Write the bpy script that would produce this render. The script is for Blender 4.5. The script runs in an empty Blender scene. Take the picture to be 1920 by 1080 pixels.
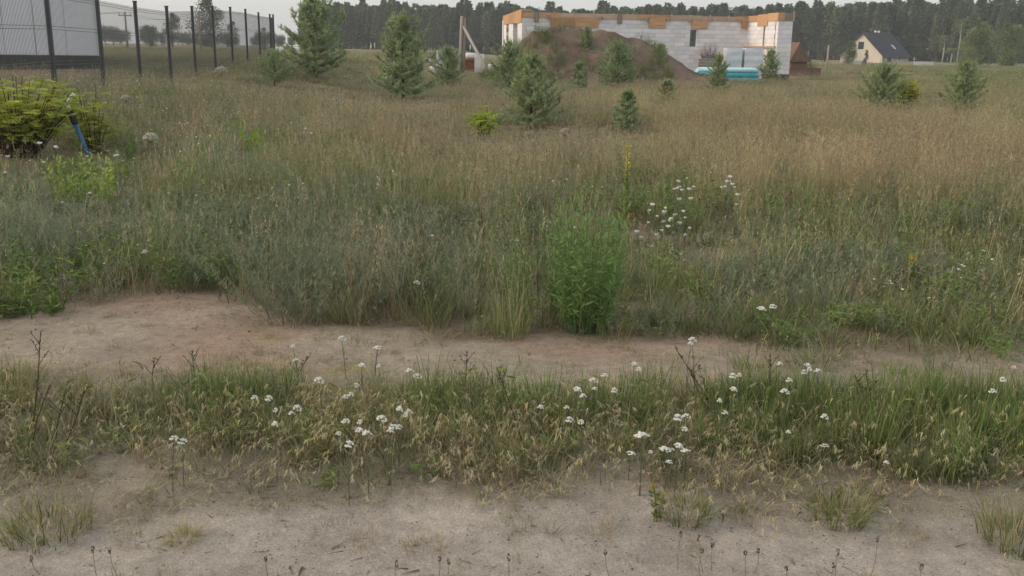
import bpy, math, random
import numpy as np
from math import sin, cos, tan, pi, radians as R, atan2, sqrt, hypot, floor
from mathutils import Vector, Matrix

# ------------------------------------------------------------------ camera / sky / sun / exposure
SC = bpy.context.scene
COL = SC.collection
F_PX, CX, CY, CAM_Z = 1800.0, 960.0, 540.0, 1.6
PITCH, ROLL = math.atan(450 / 1800.0), R(0.9)
fw = Vector((0, cos(PITCH), -sin(PITCH)))
r0 = Vector((1, 0, 0)); u0 = Vector((0, sin(PITCH), cos(PITCH)))
rt = r0 * cos(ROLL) + u0 * sin(ROLL)          # right lower in the picture: horizon falls to the right
up = u0 * cos(ROLL) - r0 * sin(ROLL)
cd = bpy.data.cameras.new('camera'); cam = bpy.data.objects.new('camera', cd); COL.objects.link(cam)
cam.matrix_world = Matrix(((rt.x, up.x, -fw.x, 0), (rt.y, up.y, -fw.y, 0), (rt.z, up.z, -fw.z, CAM_Z), (0, 0, 0, 1)))
cd.sensor_width = 36; cd.lens = 36 * F_PX / 1920; cd.clip_end = 3000; cd.clip_start = 0.05
SC.camera = cam

W = bpy.data.worlds.new('World'); SC.world = W; W.use_nodes = True
nt = W.node_tree; nt.nodes.clear()
sky = nt.nodes.new('ShaderNodeTexSky'); sky.sky_type = 'NISHITA'; sky.sun_disc = False
sky.sun_elevation = R(24); sky.sun_rotation = R(270); sky.air_density = 1.0; sky.dust_density = 3.0
b1 = nt.nodes.new('ShaderNodeBackground'); b1.inputs['Strength'].default_value = 0.05
b2 = nt.nodes.new('ShaderNodeBackground'); b2.inputs['Color'].default_value = (0.70, 0.705, 0.69, 1); b2.inputs['Strength'].default_value = 0.80
ad = nt.nodes.new('ShaderNodeAddShader'); wo = nt.nodes.new('ShaderNodeOutputWorld')
nt.links.new(sky.outputs[0], b1.inputs['Color']); nt.links.new(b1.outputs[0], ad.inputs[0]); nt.links.new(b2.outputs[0], ad.inputs[1])
nt.links.new(ad.outputs[0], wo.inputs['Surface'])
sd = bpy.data.lights.new('sun', 'SUN'); sd.energy = 1.3; sd.angle = R(22); sd.color = (1, 0.80, 0.60)
so = bpy.data.objects.new('sun', sd); COL.objects.link(so)
so.rotation_euler = Vector((0.97, 0.14, -tan(R(24)))).to_track_quat('-Z', 'Y').to_euler()
SC.view_settings.view_transform = 'Standard'; SC.view_settings.look = 'None'
SC.view_settings.exposure = 0.25; SC.view_settings.gamma = 1.0; SC.view_settings.use_curve_mapping = False
SC.render.engine = 'CYCLES'; SC.cycles.use_denoising = True
SC.cycles.use_adaptive_sampling = True; SC.cycles.adaptive_threshold = 0.02
SC.cycles.max_bounces = 4; SC.cycles.diffuse_bounces = 3; SC.cycles.transmission_bounces = 2; SC.cycles.transparent_max_bounces = 8

# ------------------------------------------------------------------ helpers
rng = np.random.default_rng(7); rnd = random.Random(11)
def L(r, g, b):
    f = lambda c: (c / 255 / 12.92) if c <= 10 else ((c / 255 + 0.055) / 1.055) ** 2.4
    return np.array((f(r), f(g), f(b)))
def sst(a, b, x):
    t = np.clip((x - a) / (b - a), 0, 1); return t * t * (3 - 2 * t)
def wob(x, y, s, k=0.0):
    x = x * s + k; y = y * s + 1.7 * k
    return (np.sin(x * 1.3 + 1.1 * np.sin(y * .9 + k)) + np.sin(y * 1.7 + 1.3 * np.sin(x * 1.1 - k)) + np.sin((x + y) * 2.3 + k) * .5 + np.sin((x * 1.9 - y * 2.7)) * .4) / 2.9
def gz(x, y):
    x = np.asarray(x, float); y = np.asarray(y, float)
    rise = (0.42 + 0.36 * sst(24, 47, y)) * sst(-4.0, -8.8, x + 0.02 * (y - 20)) * sst(7, 17, y)
    far = np.clip(y - 60, 0, 500)
    bump = 0.035 * wob(x, y, .9) * sst(4.4, 7, y) + 0.012 * wob(x, y, 5.0, 2.0) + 0.10 * wob(x, y, .17, 4) * sst(9, 20, y)
    edge = -0.03 * sst(3.3, 3.05, y) + 0.05 * sst(3.2, 3.6, y) * sst(4.9, 4.2, y)
    return rise + bump + edge - 0.0009 * far
def g1(x, y): return float(gz(x, y))
def ray(u, v):
    d = fw + rt * ((u - CX) / F_PX) - up * ((v - CY) / F_PX); return d
def hit(u, v, h=0.0):
    d = ray(u, v); t = (h - CAM_Z) / min(d.z, -0.002)
    for _ in range(40):
        z = g1(d.x * t, d.y * t) + h; t2 = (z - CAM_Z) / min(d.z, -0.002); t = t * .5 + t2 * .5
    return Vector((d.x * t, d.y * t, g1(d.x * t, d.y * t)))
def at(u, v, Y):
    d = ray(u, v); t = Y / d.y; return Vector((d.x * t, Y, CAM_Z + d.z * t))
def foot(u, Y):                      # a ground point in picture column u at distance Y
    p = at(u, 100, Y); return Vector((p.x, Y, g1(p.x, Y)))
def proj(x, y, z):
    z = z - CAM_Z
    dep = np.maximum(y * fw.y + z * fw.z, .3)
    return CX + F_PX * (x * rt.x + y * rt.y + z * rt.z) / dep, CY - F_PX * (x * up.x + y * up.y + z * up.z) / dep

class MB:
    def __init__(s): s.v = []; s.f = []; s.c = []
    def add(s, vs, fs, cs):
        o = len(s.v); s.v += [tuple(p) for p in vs]; s.f += [tuple(i + o for i in f) for f in fs]
        if isinstance(cs, list): s.c += [tuple(c) for c in cs]
        else: s.c += [tuple(cs)] * len(vs)
    def box(s, a, b, c=(1, 1, 1)):
        x0, y0, z0 = a; x1, y1, z1 = b
        vs = [(x0, y0, z0), (x1, y0, z0), (x1, y1, z0), (x0, y1, z0), (x0, y0, z1), (x1, y0, z1), (x1, y1, z1), (x0, y1, z1)]
        s.add(vs, [(0, 3, 2, 1), (4, 5, 6, 7), (0, 1, 5, 4), (1, 2, 6, 5), (2, 3, 7, 6), (3, 0, 4, 7)], c)
    def tube(s, pts, rad, n=6, c=(1, 1, 1), cap=True):
        pts = [Vector(p) for p in pts]; k = len(pts); rad = rad if isinstance(rad, (list, tuple)) else [rad] * k
        vs = []; fs = []
        for i, p in enumerate(pts):
            t = (pts[min(i + 1, k - 1)] - pts[max(i - 1, 0)]).normalized()
            a = t.orthogonal().normalized() if i == 0 else (a - t * a.dot(t)).normalized()
            b = t.cross(a)
            for j in range(n): q = 2 * pi * j / n; vs.append(p + (a * cos(q) + b * sin(q)) * rad[i])
        for i in range(k - 1):
            for j in range(n): fs.append((i * n + j, i * n + (j + 1) % n, (i + 1) * n + (j + 1) % n, (i + 1) * n + j))
        if cap: fs.append(tuple(range(n))[::-1]); fs.append(tuple((k - 1) * n + j for j in range(n)))
        s.add(vs, fs, c)
    def strip(s, p, az, ln, lean, curve, w, c0, c1, seg=3, tw=0.0, tip=0.0):
        x, y, z = p; dx, dy = cos(az), sin(az); px, py = -sin(az + tw), cos(az + tw)
        vs = []; cs = []; st = ln / seg; c0 = np.asarray(c0); c1 = np.asarray(c1)
        for i in range(seg + 1):
            t = i / seg; hw = w * .5 * max(tip, (1 - t ** 1.6))
            if i == seg and tip == 0: vs.append((x, y, z)); cs.append(c1)
            else:
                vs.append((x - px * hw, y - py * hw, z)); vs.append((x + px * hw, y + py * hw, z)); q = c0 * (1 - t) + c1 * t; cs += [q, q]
            a = lean + curve * (t + .5 / seg); x += dx * sin(a) * st; y += dy * sin(a) * st; z += cos(a) * st
        fs = [(2 * i, 2 * i + 1, 2 * i + 3, 2 * i + 2) for i in range(seg - 1)]
        i = seg - 1; fs.append((2 * i, 2 * i + 1, 2 * i + 2) if tip == 0 else (2 * i, 2 * i + 1, 2 * i + 3, 2 * i + 2))
        s.add(vs, fs, cs); return (x, y, z)
    def leaf(s, p, d, ln, w, c, roll=0.0, fold=.15):
        p = Vector(p); d = Vector(d).normalized(); a = d.orthogonal().normalized(); b = d.cross(a)
        q = a * cos(roll) + b * sin(roll); n = d.cross(q)
        s.add([p, p + d * ln * .45 + q * w * .5 - n * w * fold, p + d * ln, p + d * ln * .45 - q * w * .5 - n * w * fold], [(0, 1, 2), (0, 2, 3)], c)
    def ball(s, p, r, c, n=6, m=4, sq=1.0):
        vs = [(p[0], p[1], p[2] - r * sq)]; fs = []
        for i in range(1, m):
            a = pi * i / m
            for j in range(n): q = 2 * pi * j / n; vs.append((p[0] + r * sin(a) * cos(q), p[1] + r * sin(a) * sin(q), p[2] - r * sq * cos(a)))
        vs.append((p[0], p[1], p[2] + r * sq)); t = len(vs) - 1
        for j in range(n):
            fs.append((0, 1 + (j + 1) % n, 1 + j)); fs.append((t, t - n + j, t - n + (j + 1) % n))
            for i in range(m - 2): fs.append((1 + i * n + j, 1 + i * n + (j + 1) % n, 1 + (i + 1) * n + (j + 1) % n, 1 + (i + 1) * n + j))
        s.add(vs, fs, c)
    def mesh(s, name, smooth=False):
        me = bpy.data.meshes.new(name); me.from_pydata(s.v, [], s.f)
        ca = me.color_attributes.new('Col', 'FLOAT_COLOR', 'POINT')
        arr = np.ones((len(s.v), 4), np.float32); arr[:, :3] = np.array(s.c, np.float32).reshape(-1, 3); ca.data.foreach_set('color', arr.ravel())
        if smooth: me.polygons.foreach_set('use_smooth', [True] * len(me.polygons))
        me.update(); return me
    def obj(s, name, mat, parent=None, smooth=False):
        return new(name, s.mesh(name, smooth), mat, parent)
def new(name, me, mat=None, parent=None):
    if mat is not None and not me.materials: me.materials.append(mat)
    o = bpy.data.objects.new(name, me); COL.objects.link(o)
    if parent is not None: o.parent = parent
    return o
def empty(name, loc=(0, 0, 0), rz=0.0, parent=None, sc=1.0):
    o = bpy.data.objects.new(name, None); COL.objects.link(o); o.location = loc; o.rotation_euler = (0, 0, rz); o.scale = (sc,) * 3
    o.empty_display_size = .1
    if parent: o.parent = parent
    return o
def tag(o, label, cat, group=None):
    o['label'] = label; o['category'] = cat
    if group: o['group'] = group
    return o
def kind(o, k, label=None, cat=None):
    o['kind'] = k
    if label: o['label'] = label
    if cat: o['category'] = cat
    return o
def copy_tree(o, parent=None):
    c = o.copy(); COL.objects.link(c); c.parent = parent
    for ch in list(o.children): copy_tree(ch, c)
    return c

# ------------------------------------------------------------------ materials
def M(name): 
    m = bpy.data.materials.new(name); m.use_nodes = True; t = m.node_tree; t.nodes.clear()
    return m, t, (lambda k, **kw: _n(t, k, **kw))
def _n(t, k, **kw):
    n = t.nodes.new('ShaderNode' + k)
    for a, v in kw.items(): setattr(n, a, v)
    return n
def foliage(name, trans=0.3, rough=.6, inst=False, var=0.0):
    m, t, N = M(name); at_ = N('Attribute', attribute_name='Col'); col = at_.outputs['Color']
    if inst:
        ti = N('Attribute', attribute_name='tint', attribute_type='INSTANCER'); mx = N('Mix', data_type='RGBA', blend_type='MULTIPLY')
        mx.inputs[0].default_value = 1; t.links.new(col, mx.inputs[6]); t.links.new(ti.outputs['Color'], mx.inputs[7]); col = mx.outputs[2]
    if var:
        tc = N('TexCoord'); no = N('TexNoise'); no.inputs['Scale'].default_value = var; no.inputs['Detail'].default_value = 3
        mr = N('MapRange'); mr.inputs[1].default_value = .3; mr.inputs[2].default_value = .7; mr.inputs[3].default_value = .7; mr.inputs[4].default_value = 1.3
        mx = N('Mix', data_type='RGBA', blend_type='MULTIPLY'); mx.inputs[0].default_value = 1
        t.links.new(tc.outputs['Object'], no.inputs['Vector']); t.links.new(no.outputs[0], mr.inputs[0]); t.links.new(col, mx.inputs[6]); t.links.new(mr.outputs[0], mx.inputs[7]); col = mx.outputs[2]
    p = N('BsdfPrincipled'); p.inputs['Roughness'].default_value = rough; p.inputs['Specular IOR Level'].default_value = .25
    tr = N('BsdfTranslucent'); ms = N('MixShader'); ms.inputs[0].default_value = trans; o = N('OutputMaterial')
    t.links.new(col, p.inputs['Base Color']); t.links.new(col, tr.inputs['Color'])
    t.links.new(p.outputs[0], ms.inputs[1]); t.links.new(tr.outputs[0], ms.inputs[2]); t.links.new(ms.outputs[0], o.inputs[0]); return m
def solid(name, c, rough=.7, spec=.3, nscale=0, namp=.2, bump=0.0, bscale=30, metal=0, objvar=0.0, c2=None, stretch=(1, 1, 1)):
    m, t, N = M(name); p = N('BsdfPrincipled'); o = N('OutputMaterial'); p.inputs['Roughness'].default_value = rough
    p.inputs['Specular IOR Level'].default_value = spec; p.inputs['Metallic'].default_value = metal
    c = tuple(c); rgb = N('RGB'); rgb.outputs[0].default_value = (*c, 1); col = rgb.outputs[0]; tc = N('TexCoord'); mp = N('Mapping'); mp.inputs['Scale'].default_value = stretch
    t.links.new(tc.outputs['Object'], mp.inputs[0])
    if nscale:
        no = N('TexNoise'); no.inputs['Scale'].default_value = nscale; no.inputs['Detail'].default_value = 5; no.inputs['Roughness'].default_value = .65
        t.links.new(mp.outputs[0], no.inputs['Vector'])
        mx = N('Mix', data_type='RGBA'); mr = N('MapRange'); mr.inputs[1].default_value = .35; mr.inputs[2].default_value = .68
        t.links.new(no.outputs[0], mr.inputs[0]); t.links.new(mr.outputs[0], mx.inputs[0]); t.links.new(col, mx.inputs[6])
        mx.inputs[7].default_value = (*(c2 if c2 is not None else [k * (1 - namp) for k in c]), 1); col = mx.outputs[2]
    if objvar:
        oi = N('ObjectInfo'); mr = N('MapRange'); mr.inputs[3].default_value = 1 - objvar; mr.inputs[4].default_value = 1 + objvar * .4
        t.links.new(oi.outputs['Random'], mr.inputs[0]); mx = N('Mix', data_type='RGBA', blend_type='MULTIPLY'); mx.inputs[0].default_value = 1
        t.links.new(col, mx.inputs[6]); t.links.new(mr.outputs[0], mx.inputs[7]); col = mx.outputs[2]
    if bump:
        nb = N('TexNoise'); nb.inputs['Scale'].default_value = bscale; nb.inputs['Detail'].default_value = 4; t.links.new(mp.outputs[0], nb.inputs['Vector'])
        bp = N('Bump'); bp.inputs['Strength'].default_value = bump; bp.inputs['Distance'].default_value = .02
        t.links.new(nb.outputs[0], bp.inputs['Height']); t.links.new(bp.outputs[0], p.inputs['Normal'])
    t.links.new(col, p.inputs['Base Color']); t.links.new(p.outputs[0], o.inputs[0]); return m

def ground_material():
    m, t, N = M('bare_ground'); at_ = N('Attribute', attribute_name='Col'); geo = N('NewGeometry'); p = N('BsdfPrincipled'); o = N('OutputMaterial')
    p.inputs['Roughness'].default_value = .95; p.inputs['Specular IOR Level'].default_value = .1
    def noise(s, d=5, r=.6):
        n = N('TexNoise'); n.inputs['Scale'].default_value = s; n.inputs['Detail'].default_value = d; n.inputs['Roughness'].default_value = r
        t.links.new(geo.outputs['Position'], n.inputs['Vector']); return n.outputs[0]
    def rng_(x, a, b, c, d):
        r = N('MapRange'); t.links.new(x, r.inputs[0])
        for i, v in enumerate((a, b, c, d)): r.inputs[1 + i].default_value = v
        return r.outputs[0]
    def mul(c, f):
        x = N('Mix', data_type='RGBA', blend_type='MULTIPLY'); x.inputs[0].default_value = 1; t.links.new(c, x.inputs[6]); t.links.new(f, x.inputs[7]); return x.outputs[2]
    col = mul(at_.outputs['Color'], rng_(noise(2.2), .3, .7, .80, 1.18))
    col = mul(col, rng_(noise(17, 6, .7), .3, .7, .78, 1.2))
    col = mul(col, rng_(noise(130, 3), .3, .7, .75, 1.22))
    vo = N('TexVoronoi'); vo.inputs['Scale'].default_value = 38; t.links.new(geo.outputs['Position'], vo.inputs['Vector'])   # dark crumbs and seed litter
    sp = N('Math', operation='LESS_THAN'); sp.inputs[1].default_value = .13; t.links.new(vo.outputs['Distance'], sp.inputs[0])
    gate = N('Math', operation='GREATER_THAN'); gate.inputs[1].default_value = .52; t.links.new(noise(9, 2), gate.inputs[0])
    an = N('Math', operation='MULTIPLY'); t.links.new(sp.outputs[0], an.inputs[0]); t.links.new(gate.outputs[0], an.inputs[1])
    mx = N('Mix', data_type='RGBA'); t.links.new(an.outputs[0], mx.inputs[0]); t.links.new(col, mx.inputs[6]); mx.inputs[7].default_value = (.10, .075, .055, 1)
    bp = N('Bump'); bp.inputs['Strength'].default_value = .7; bp.inputs['Distance'].default_value = .02
    sm = N('Math', operation='ADD'); t.links.new(noise(24, 6, .7), sm.inputs[0]); 
    s2 = N('Math', operation='MULTIPLY'); s2.inputs[1].default_value = .25; t.links.new(noise(140, 3), s2.inputs[0]); t.links.new(s2.outputs[0], sm.inputs[1])
    t.links.new(sm.outputs[0], bp.inputs['Height']); t.links.new(bp.outputs[0], p.inputs['Normal'])
    t.links.new(mx.outputs[2], p.inputs['Base Color']); t.links.new(p.outputs[0], o.inputs[0]); return m

MAT = dict(
    leaf=foliage('leaf', .4, .55), needle=foliage('pine_needles', .28, .6, var=2.2), grass_i=foliage('grass', .3, .6, inst=True),
    far_i=foliage('far_foliage', .15, .8, inst=True), far=foliage('tree_foliage', .2, .8, var=.7), dry=foliage('dry_stem', .1, .8), petal=foliage('white_petals', .3, .7),
    bark=solid('bark', (.10, .075, .055), .9, .1, 6, .45, .5, 12, stretch=(1, 1, .3)),
    post=solid('grey_coated_steel', (.055, .057, .062), .5, .4, 4, .15), wire=solid('grey_wire', (.10, .10, .105), .5, .4),
    hall=solid('grey_white_sheet', (.80, .805, .83), .5, .3, .6, .07), trim=solid('pale_trim', (.62, .62, .60), .5, .3), plinth=solid('dark_plinth', (.06, .06, .06), .8, .2, 3, .4),
    block=solid('aerated_concrete', (.86, .83, .83), .9, .1, 2.5, .14, .2, 40, objvar=.16), mortar=solid('mortar', (.42, .38, .38), .9, .1, 3, .2),
    ply=solid('formwork_plywood', (.64, .38, .21), .7, .2, 3, .35, objvar=.25, stretch=(.4, 3, 3)), plank=solid('pale_plank', (.62, .46, .34), .8, .2, 3, .3, objvar=.2, stretch=(.4, 3, 3)),
    timber=solid('grey_timber', (.33, .28, .23), .85, .15, 4, .35, .3, 20, stretch=(3, 3, .4)), bitumen=solid('black_coating', (.035, .035, .04), .7, .3),
    wrap=solid('white_wrap', (.66, .67, .70), .4, .4, 2, .12, .2, 9), brick=solid('red_brick', (.30, .12, .08), .9, .1, 5, .3, objvar=.3),
    pool=solid('turquoise_vinyl', (.10, .58, .68), .35, .5, 1.5, .1), poolp=solid('pale_turquoise_vinyl', (.55, .84, .88), .35, .5, 1.5, .1), poolb=solid('deep_turquoise_vinyl', (.04, .46, .58), .35, .5, 1.5, .1),
    cream=solid('cream_render', (.68, .61, .51), .9, .1, 1, .1), roof=solid('dark_roof_tiles', (.055, .058, .075), .7, .3, 2, .25, objvar=.1), glass=solid('dark_glass', (.02, .025, .03), .1, .5),
    white=solid('white_plastic', (.72, .72, .70), .5, .4, 6, .12), blue=solid('blue_pipe', (.03, .13, .25), .4, .4, 5, .2), black=solid('black_rubber', (.02, .02, .022), .6, .3),
    roofred=solid('red_sheet', (.21, .13, .10), .8, .2, 2, .3), pole=solid('weathered_pole', (.40, .35, .31), .85, .15, 3, .3, .3, 10, stretch=(3, 3, .4)),
    birch=solid('birch_bark', (.55, .54, .50), .8, .2, 5, .5, stretch=(1, 1, 3)), soil=ground_material(), stone=solid('stone', (.34, .30, .26), .9, .1, 5, .4))

# ------------------------------------------------------------------ ground: road, track and field share one heightfield
def uv_of(x, y):
    dep = np.maximum(y * cos(PITCH) + CAM_Z * sin(PITCH), .8)
    du = F_PX * x / dep; dv = np.where(y > .5, F_PX * np.tan(np.arctan2(CAM_Z, np.maximum(y, .5)) - PITCH), 1500.)
    return CX + du, CY + dv
def C(u, pts): xs, ys = zip(*pts); return np.interp(u, xs, ys)
def masks(x, y):
    u, v = uv_of(x, y)
    v = v - (u - CX) * 0.0157 * 0 + 18 * wob(x, y, 3.1) + 10 * wob(x, y, 11, 3)
    road = sst(-18, 22, v - C(u, [(0, 1000), (250, 975), (500, 945), (900, 930), (1200, 925), (1500, 940), (1920, 970)]))
    top = C(u, [(-300, 625), (0, 612), (150, 585), (330, 563), (470, 565), (540, 608), (700, 622), (900, 648), (1100, 632), (1300, 628), (1500, 665), (1920, 655)])
    bot = C(u, [(-300, 715), (0, 712), (400, 715), (640, 720), (900, 742), (1250, 742), (1400, 715), (1650, 705), (1920, 735)])
    tr = sst(-14, 14, v - top) * sst(14, -14, v - bot) * (1 - .85 * sst(1330, 1480, u) * sst(.30, -.15, wob(x, y, 2.2, 5)))
    return u, v, road, tr
ys = np.concatenate([np.linspace(-14, 2.2, 22), np.arange(2.3, 8, .055), np.geomspace(8, 900, 130)])
ts = np.linspace(-1.5, 1.5, 330); ts = np.sign(ts) * np.abs(ts) ** 1.15
X = ts[None, :] * (7 + .95 * np.maximum(ys, 0))[:, None]; Y = np.repeat(ys[:, None], len(ts), 1); Z = gz(X, Y)
U_, V_, RD, TR = masks(X, Y)
c_road = np.array((.36, .32, .27)); c_trk = np.array((.34, .245, .185)); c_trk2 = np.array((.34, .285, .22)); c_soil = np.array((.19, .155, .105)); c_far = np.array((.26, .23, .13))
pk = sst(-.3, .4, wob(X, Y, 1.6, 8))[..., None]
trk = c_trk * pk + c_trk2 * (1 - pk)
fr = sst(25, 90, Y)[..., None]
base = c_soil * (1 - fr) + c_far * fr
gr_ = (sst(1650, 1850, U_) * sst(300, 230, V_))[..., None]; base = base * (1 - gr_) + np.array((.19, .215, .10)) * gr_
nv = sst(5.2, 4.6, Y)[..., None]; base = base * (1 - nv) + np.array((.27, .235, .18)) * nv
base = base * (1 + .22 * wob(X, Y, .35, 1))[..., None]
moss = (sst(.2, .6, wob(X, Y, 4.2, 9)) * sst(430, 520, U_) * sst(800, 660, U_) * TR)[..., None]
colr = base * (1 - RD - TR).clip(0, 1)[..., None] + c_road * RD[..., None] + (trk * (1 - .6 * moss) + np.array((.13, .13, .03)) * .6 * moss) * TR[..., None]
nr, nc = X.shape; idx = np.arange(nr * nc).reshape(nr, nc)
P = np.stack([X, Y, Z], -1).reshape(-1, 3); CC = colr.reshape(-1, 3)
quads = np.stack([idx[:-1, :-1], idx[:-1, 1:], idx[1:, 1:], idx[1:, :-1]], -1).reshape(-1, 4)
rm = RD.ravel()[quads].mean(1); tm = TR.ravel()[quads].mean(1)
for nm, sel in (('dirt_road', rm > .5), ('sandy_track', (tm > .5) & (rm <= .5)), ('ground', (tm <= .5) & (rm <= .5))):
    q = quads[sel]; used, inv = np.unique(q, return_inverse=True); inv = inv.reshape(-1, 4)
    me = bpy.data.meshes.new(nm); me.from_pydata(P[used].tolist(), [], inv.tolist())
    ca = me.color_attributes.new('Col', 'FLOAT_COLOR', 'POINT'); a = np.ones((len(used), 4), np.float32); a[:, :3] = CC[used]; ca.data.foreach_set('color', a.ravel())
    me.polygons.foreach_set('use_smooth', [True] * len(me.polygons))
    kind(new(nm, me, MAT['soil']), 'structure')

# ------------------------------------------------------------------ scatter with geometry nodes (stuff only)
def scatter(name, meshes, pos, pick, rot, scl, tint, mat, label, cat):
    coll = bpy.data.collections.new(name + '_sources')
    for i, me in enumerate(meshes):
        if not me.materials: me.materials.append(mat)
        coll.objects.link(bpy.data.objects.new('%s_tuft.%03d' % (name, i), me))
    n = len(pos); me = bpy.data.meshes.new(name); me.from_pydata(np.asarray(pos).tolist(), [], [])
    a = me.attributes.new('pick', 'INT', 'POINT'); a.data.foreach_set('value', np.asarray(pick, np.int32))
    a = me.attributes.new('rot', 'FLOAT_VECTOR', 'POINT'); a.data.foreach_set('vector', np.asarray(rot, np.float32).ravel())
    a = me.attributes.new('scl', 'FLOAT_VECTOR', 'POINT'); a.data.foreach_set('vector', np.asarray(scl, np.float32).ravel())
    t4 = np.ones((n, 4), np.float32); t4[:, :3] = tint
    a = me.attributes.new('tint', 'FLOAT_COLOR', 'POINT'); a.data.foreach_set('color', t4.ravel())
    g = bpy.data.node_groups.new(name + '_nodes', 'GeometryNodeTree')
    g.interface.new_socket('Geometry', in_out='INPUT', socket_type='NodeSocketGeometry'); g.interface.new_socket('Geometry', in_out='OUTPUT', socket_type='NodeSocketGeometry')
    gi = g.nodes.new('NodeGroupInput'); go = g.nodes.new('NodeGroupOutput'); ci = g.nodes.new('GeometryNodeCollectionInfo'); ip = g.nodes.new('GeometryNodeInstanceOnPoints')
    ci.inputs['Collection'].default_value = coll; ci.inputs['Separate Children'].default_value = True; ci.inputs['Reset Children'].default_value = True
    ip.inputs['Pick Instance'].default_value = True
    def na(nm, ty): k = g.nodes.new('GeometryNodeInputNamedAttribute'); k.data_type = ty; k.inputs['Name'].default_value = nm; return k.outputs['Attribute']
    g.links.new(gi.outputs[0], ip.inputs['Points']); g.links.new(ci.outputs[0], ip.inputs['Instance'])
    g.links.new(na('pick', 'INT'), ip.inputs['Instance Index']); g.links.new(na('rot', 'FLOAT_VECTOR'), ip.inputs['Rotation']); g.links.new(na('scl', 'FLOAT_VECTOR'), ip.inputs['Scale'])
    g.links.new(ip.outputs[0], go.inputs[0])
    o = new(name, me); md = o.modifiers.new('scatter', 'NODES'); md.node_group = g
    kind(o, 'stuff', label, cat); return o
def var(c, s, r=rnd): k = 1 + r.uniform(-s, s); return np.clip(np.asarray(c) * k * np.array([1 + r.uniform(-s, s) * .4, 1, 1 + r.uniform(-s, s) * .5]), 0, 1)

GREEN = np.array((.185, .225, .075)); DGREEN = np.array((.125, .165, .062)); TAN = np.array((.42, .37, .21)); STRAW = np.array((.55, .48, .29)); RED = np.array((.42, .315, .20)); GREY = np.array((.215, .25, .155)); LIME = np.array((.32, .41, .08))
def t_grass(n, rad, l0, l1, w, cols, seed, lean=.35, curve=.9):
    r = random.Random(seed); m = MB()
    for i in range(n):
        a = r.uniform(0, 2 * pi); q = rad * sqrt(r.random()); c = var(r.choice(cols), .22, r)
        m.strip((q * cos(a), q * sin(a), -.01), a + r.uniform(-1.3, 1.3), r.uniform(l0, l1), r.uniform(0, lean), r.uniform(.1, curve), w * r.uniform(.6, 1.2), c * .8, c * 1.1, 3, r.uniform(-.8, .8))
    return m
def t_brome(m, n, rad, h0, h1, cols, seed, drop=1.9):
    r = random.Random(seed)
    for i in range(n):
        a = r.uniform(0, 2 * pi); q = rad * sqrt(r.random()); c = var(r.choice(cols), .2, r); az = a + r.uniform(-1, 1)
        e = m.strip((q * cos(a), q * sin(a), -.01), az, r.uniform(h0, h1), r.uniform(.05, .3), r.uniform(.4, drop), .0022, c * .8, c, 4, r.uniform(-.5, .5), .5)
        for k in range(6):
            az2 = az + r.uniform(-.9, .9); s = r.uniform(.0, .03)
            m.strip((e[0] - s * cos(az), e[1] - s * sin(az), e[2] + .4 * s), az2, r.uniform(.014, .026), r.uniform(1.7, 2.7), .5, .0026, c * 1.05, c * 1.15, 2, r.uniform(-1, 1))
    return m
def t_panicle(m, n, rad, h0, h1, stemc, headc, seed, w=.003, sp=.04):
    r = random.Random(seed)
    for i in range(n):
        a = r.uniform(0, 2 * pi); q = rad * sqrt(r.random()); c = var(r.choice(headc), .2, r); az = r.uniform(0, 2 * pi); h = r.uniform(h0, h1)
        e = m.strip((q * cos(a), q * sin(a), -.01), az, h, r.uniform(.0, .22), r.uniform(.0, .35), w, var(stemc, .15, r), c, 3, r.uniform(-1.5, 1.5), .6)
        for k in range(7):
            t = r.uniform(-.12, .02); az2 = r.uniform(0, 2 * pi)
            m.strip((e[0], e[1], e[2] + t), az2, r.uniform(.5, 1.2) * sp, r.uniform(.2, .7), .5, .0042, c, c * 1.1, 2, r.uniform(-1, 1))
    return m
def t_worm(n, rad, h0, h1, c, seed, spread=.5, lw=.006, ll=.05, per=16):
    r = random.Random(seed); m = MB()
    for i in range(n):
        a = r.uniform(0, 2 * pi); q = rad * sqrt(r.random()); h = r.uniform(h0, h1); az = a + r.uniform(-.5, .5); ln = r.uniform(.02, spread); cc = var(c, .18, r)
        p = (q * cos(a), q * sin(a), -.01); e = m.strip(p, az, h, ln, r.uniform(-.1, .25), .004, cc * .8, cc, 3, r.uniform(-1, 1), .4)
        for k in range(per):
            t = r.uniform(.15, 1.0); b = (p[0] + (e[0] - p[0]) * t, p[1] + (e[1] - p[1]) * t, p[2] + (e[2] - p[2]) * t)
            m.strip(b, r.uniform(0, 2 * pi), ll * r.uniform(.6, 1.4), r.uniform(.3, 1.3), r.uniform(-.4, .5), lw, cc, var(cc, .15, r), 2, r.uniform(-1, 1))
    return m
def t_forb(n, rad, h0, h1, c, seed, lw=.014, ll=.07, per=14, spread=.35):
    r = random.Random(seed); m = MB()
    for i in range(n):
        a = r.uniform(0, 2 * pi); q = rad * sqrt(r.random()); h = r.uniform(h0, h1); az = a + r.uniform(-.6, .6); cc = var(c, .2, r)
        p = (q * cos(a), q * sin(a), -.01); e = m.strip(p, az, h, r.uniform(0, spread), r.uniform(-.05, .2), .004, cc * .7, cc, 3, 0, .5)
        for k in range(per):
            t = r.uniform(.1, 1.0); b = Vector((p[0] + (e[0] - p[0]) * t, p[1] + (e[1] - p[1]) * t, p[2] + (e[2] - p[2]) * t)); f = r.uniform(0, 2 * pi)
            m.leaf(b, (cos(f), sin(f), r.uniform(.1, .9)), ll * r.uniform(.6, 1.3), lw * r.uniform(.7, 1.3), var(cc, .15, r), r.uniform(0, 6))
    return m
WHITE = np.array((.74, .74, .68))
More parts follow.
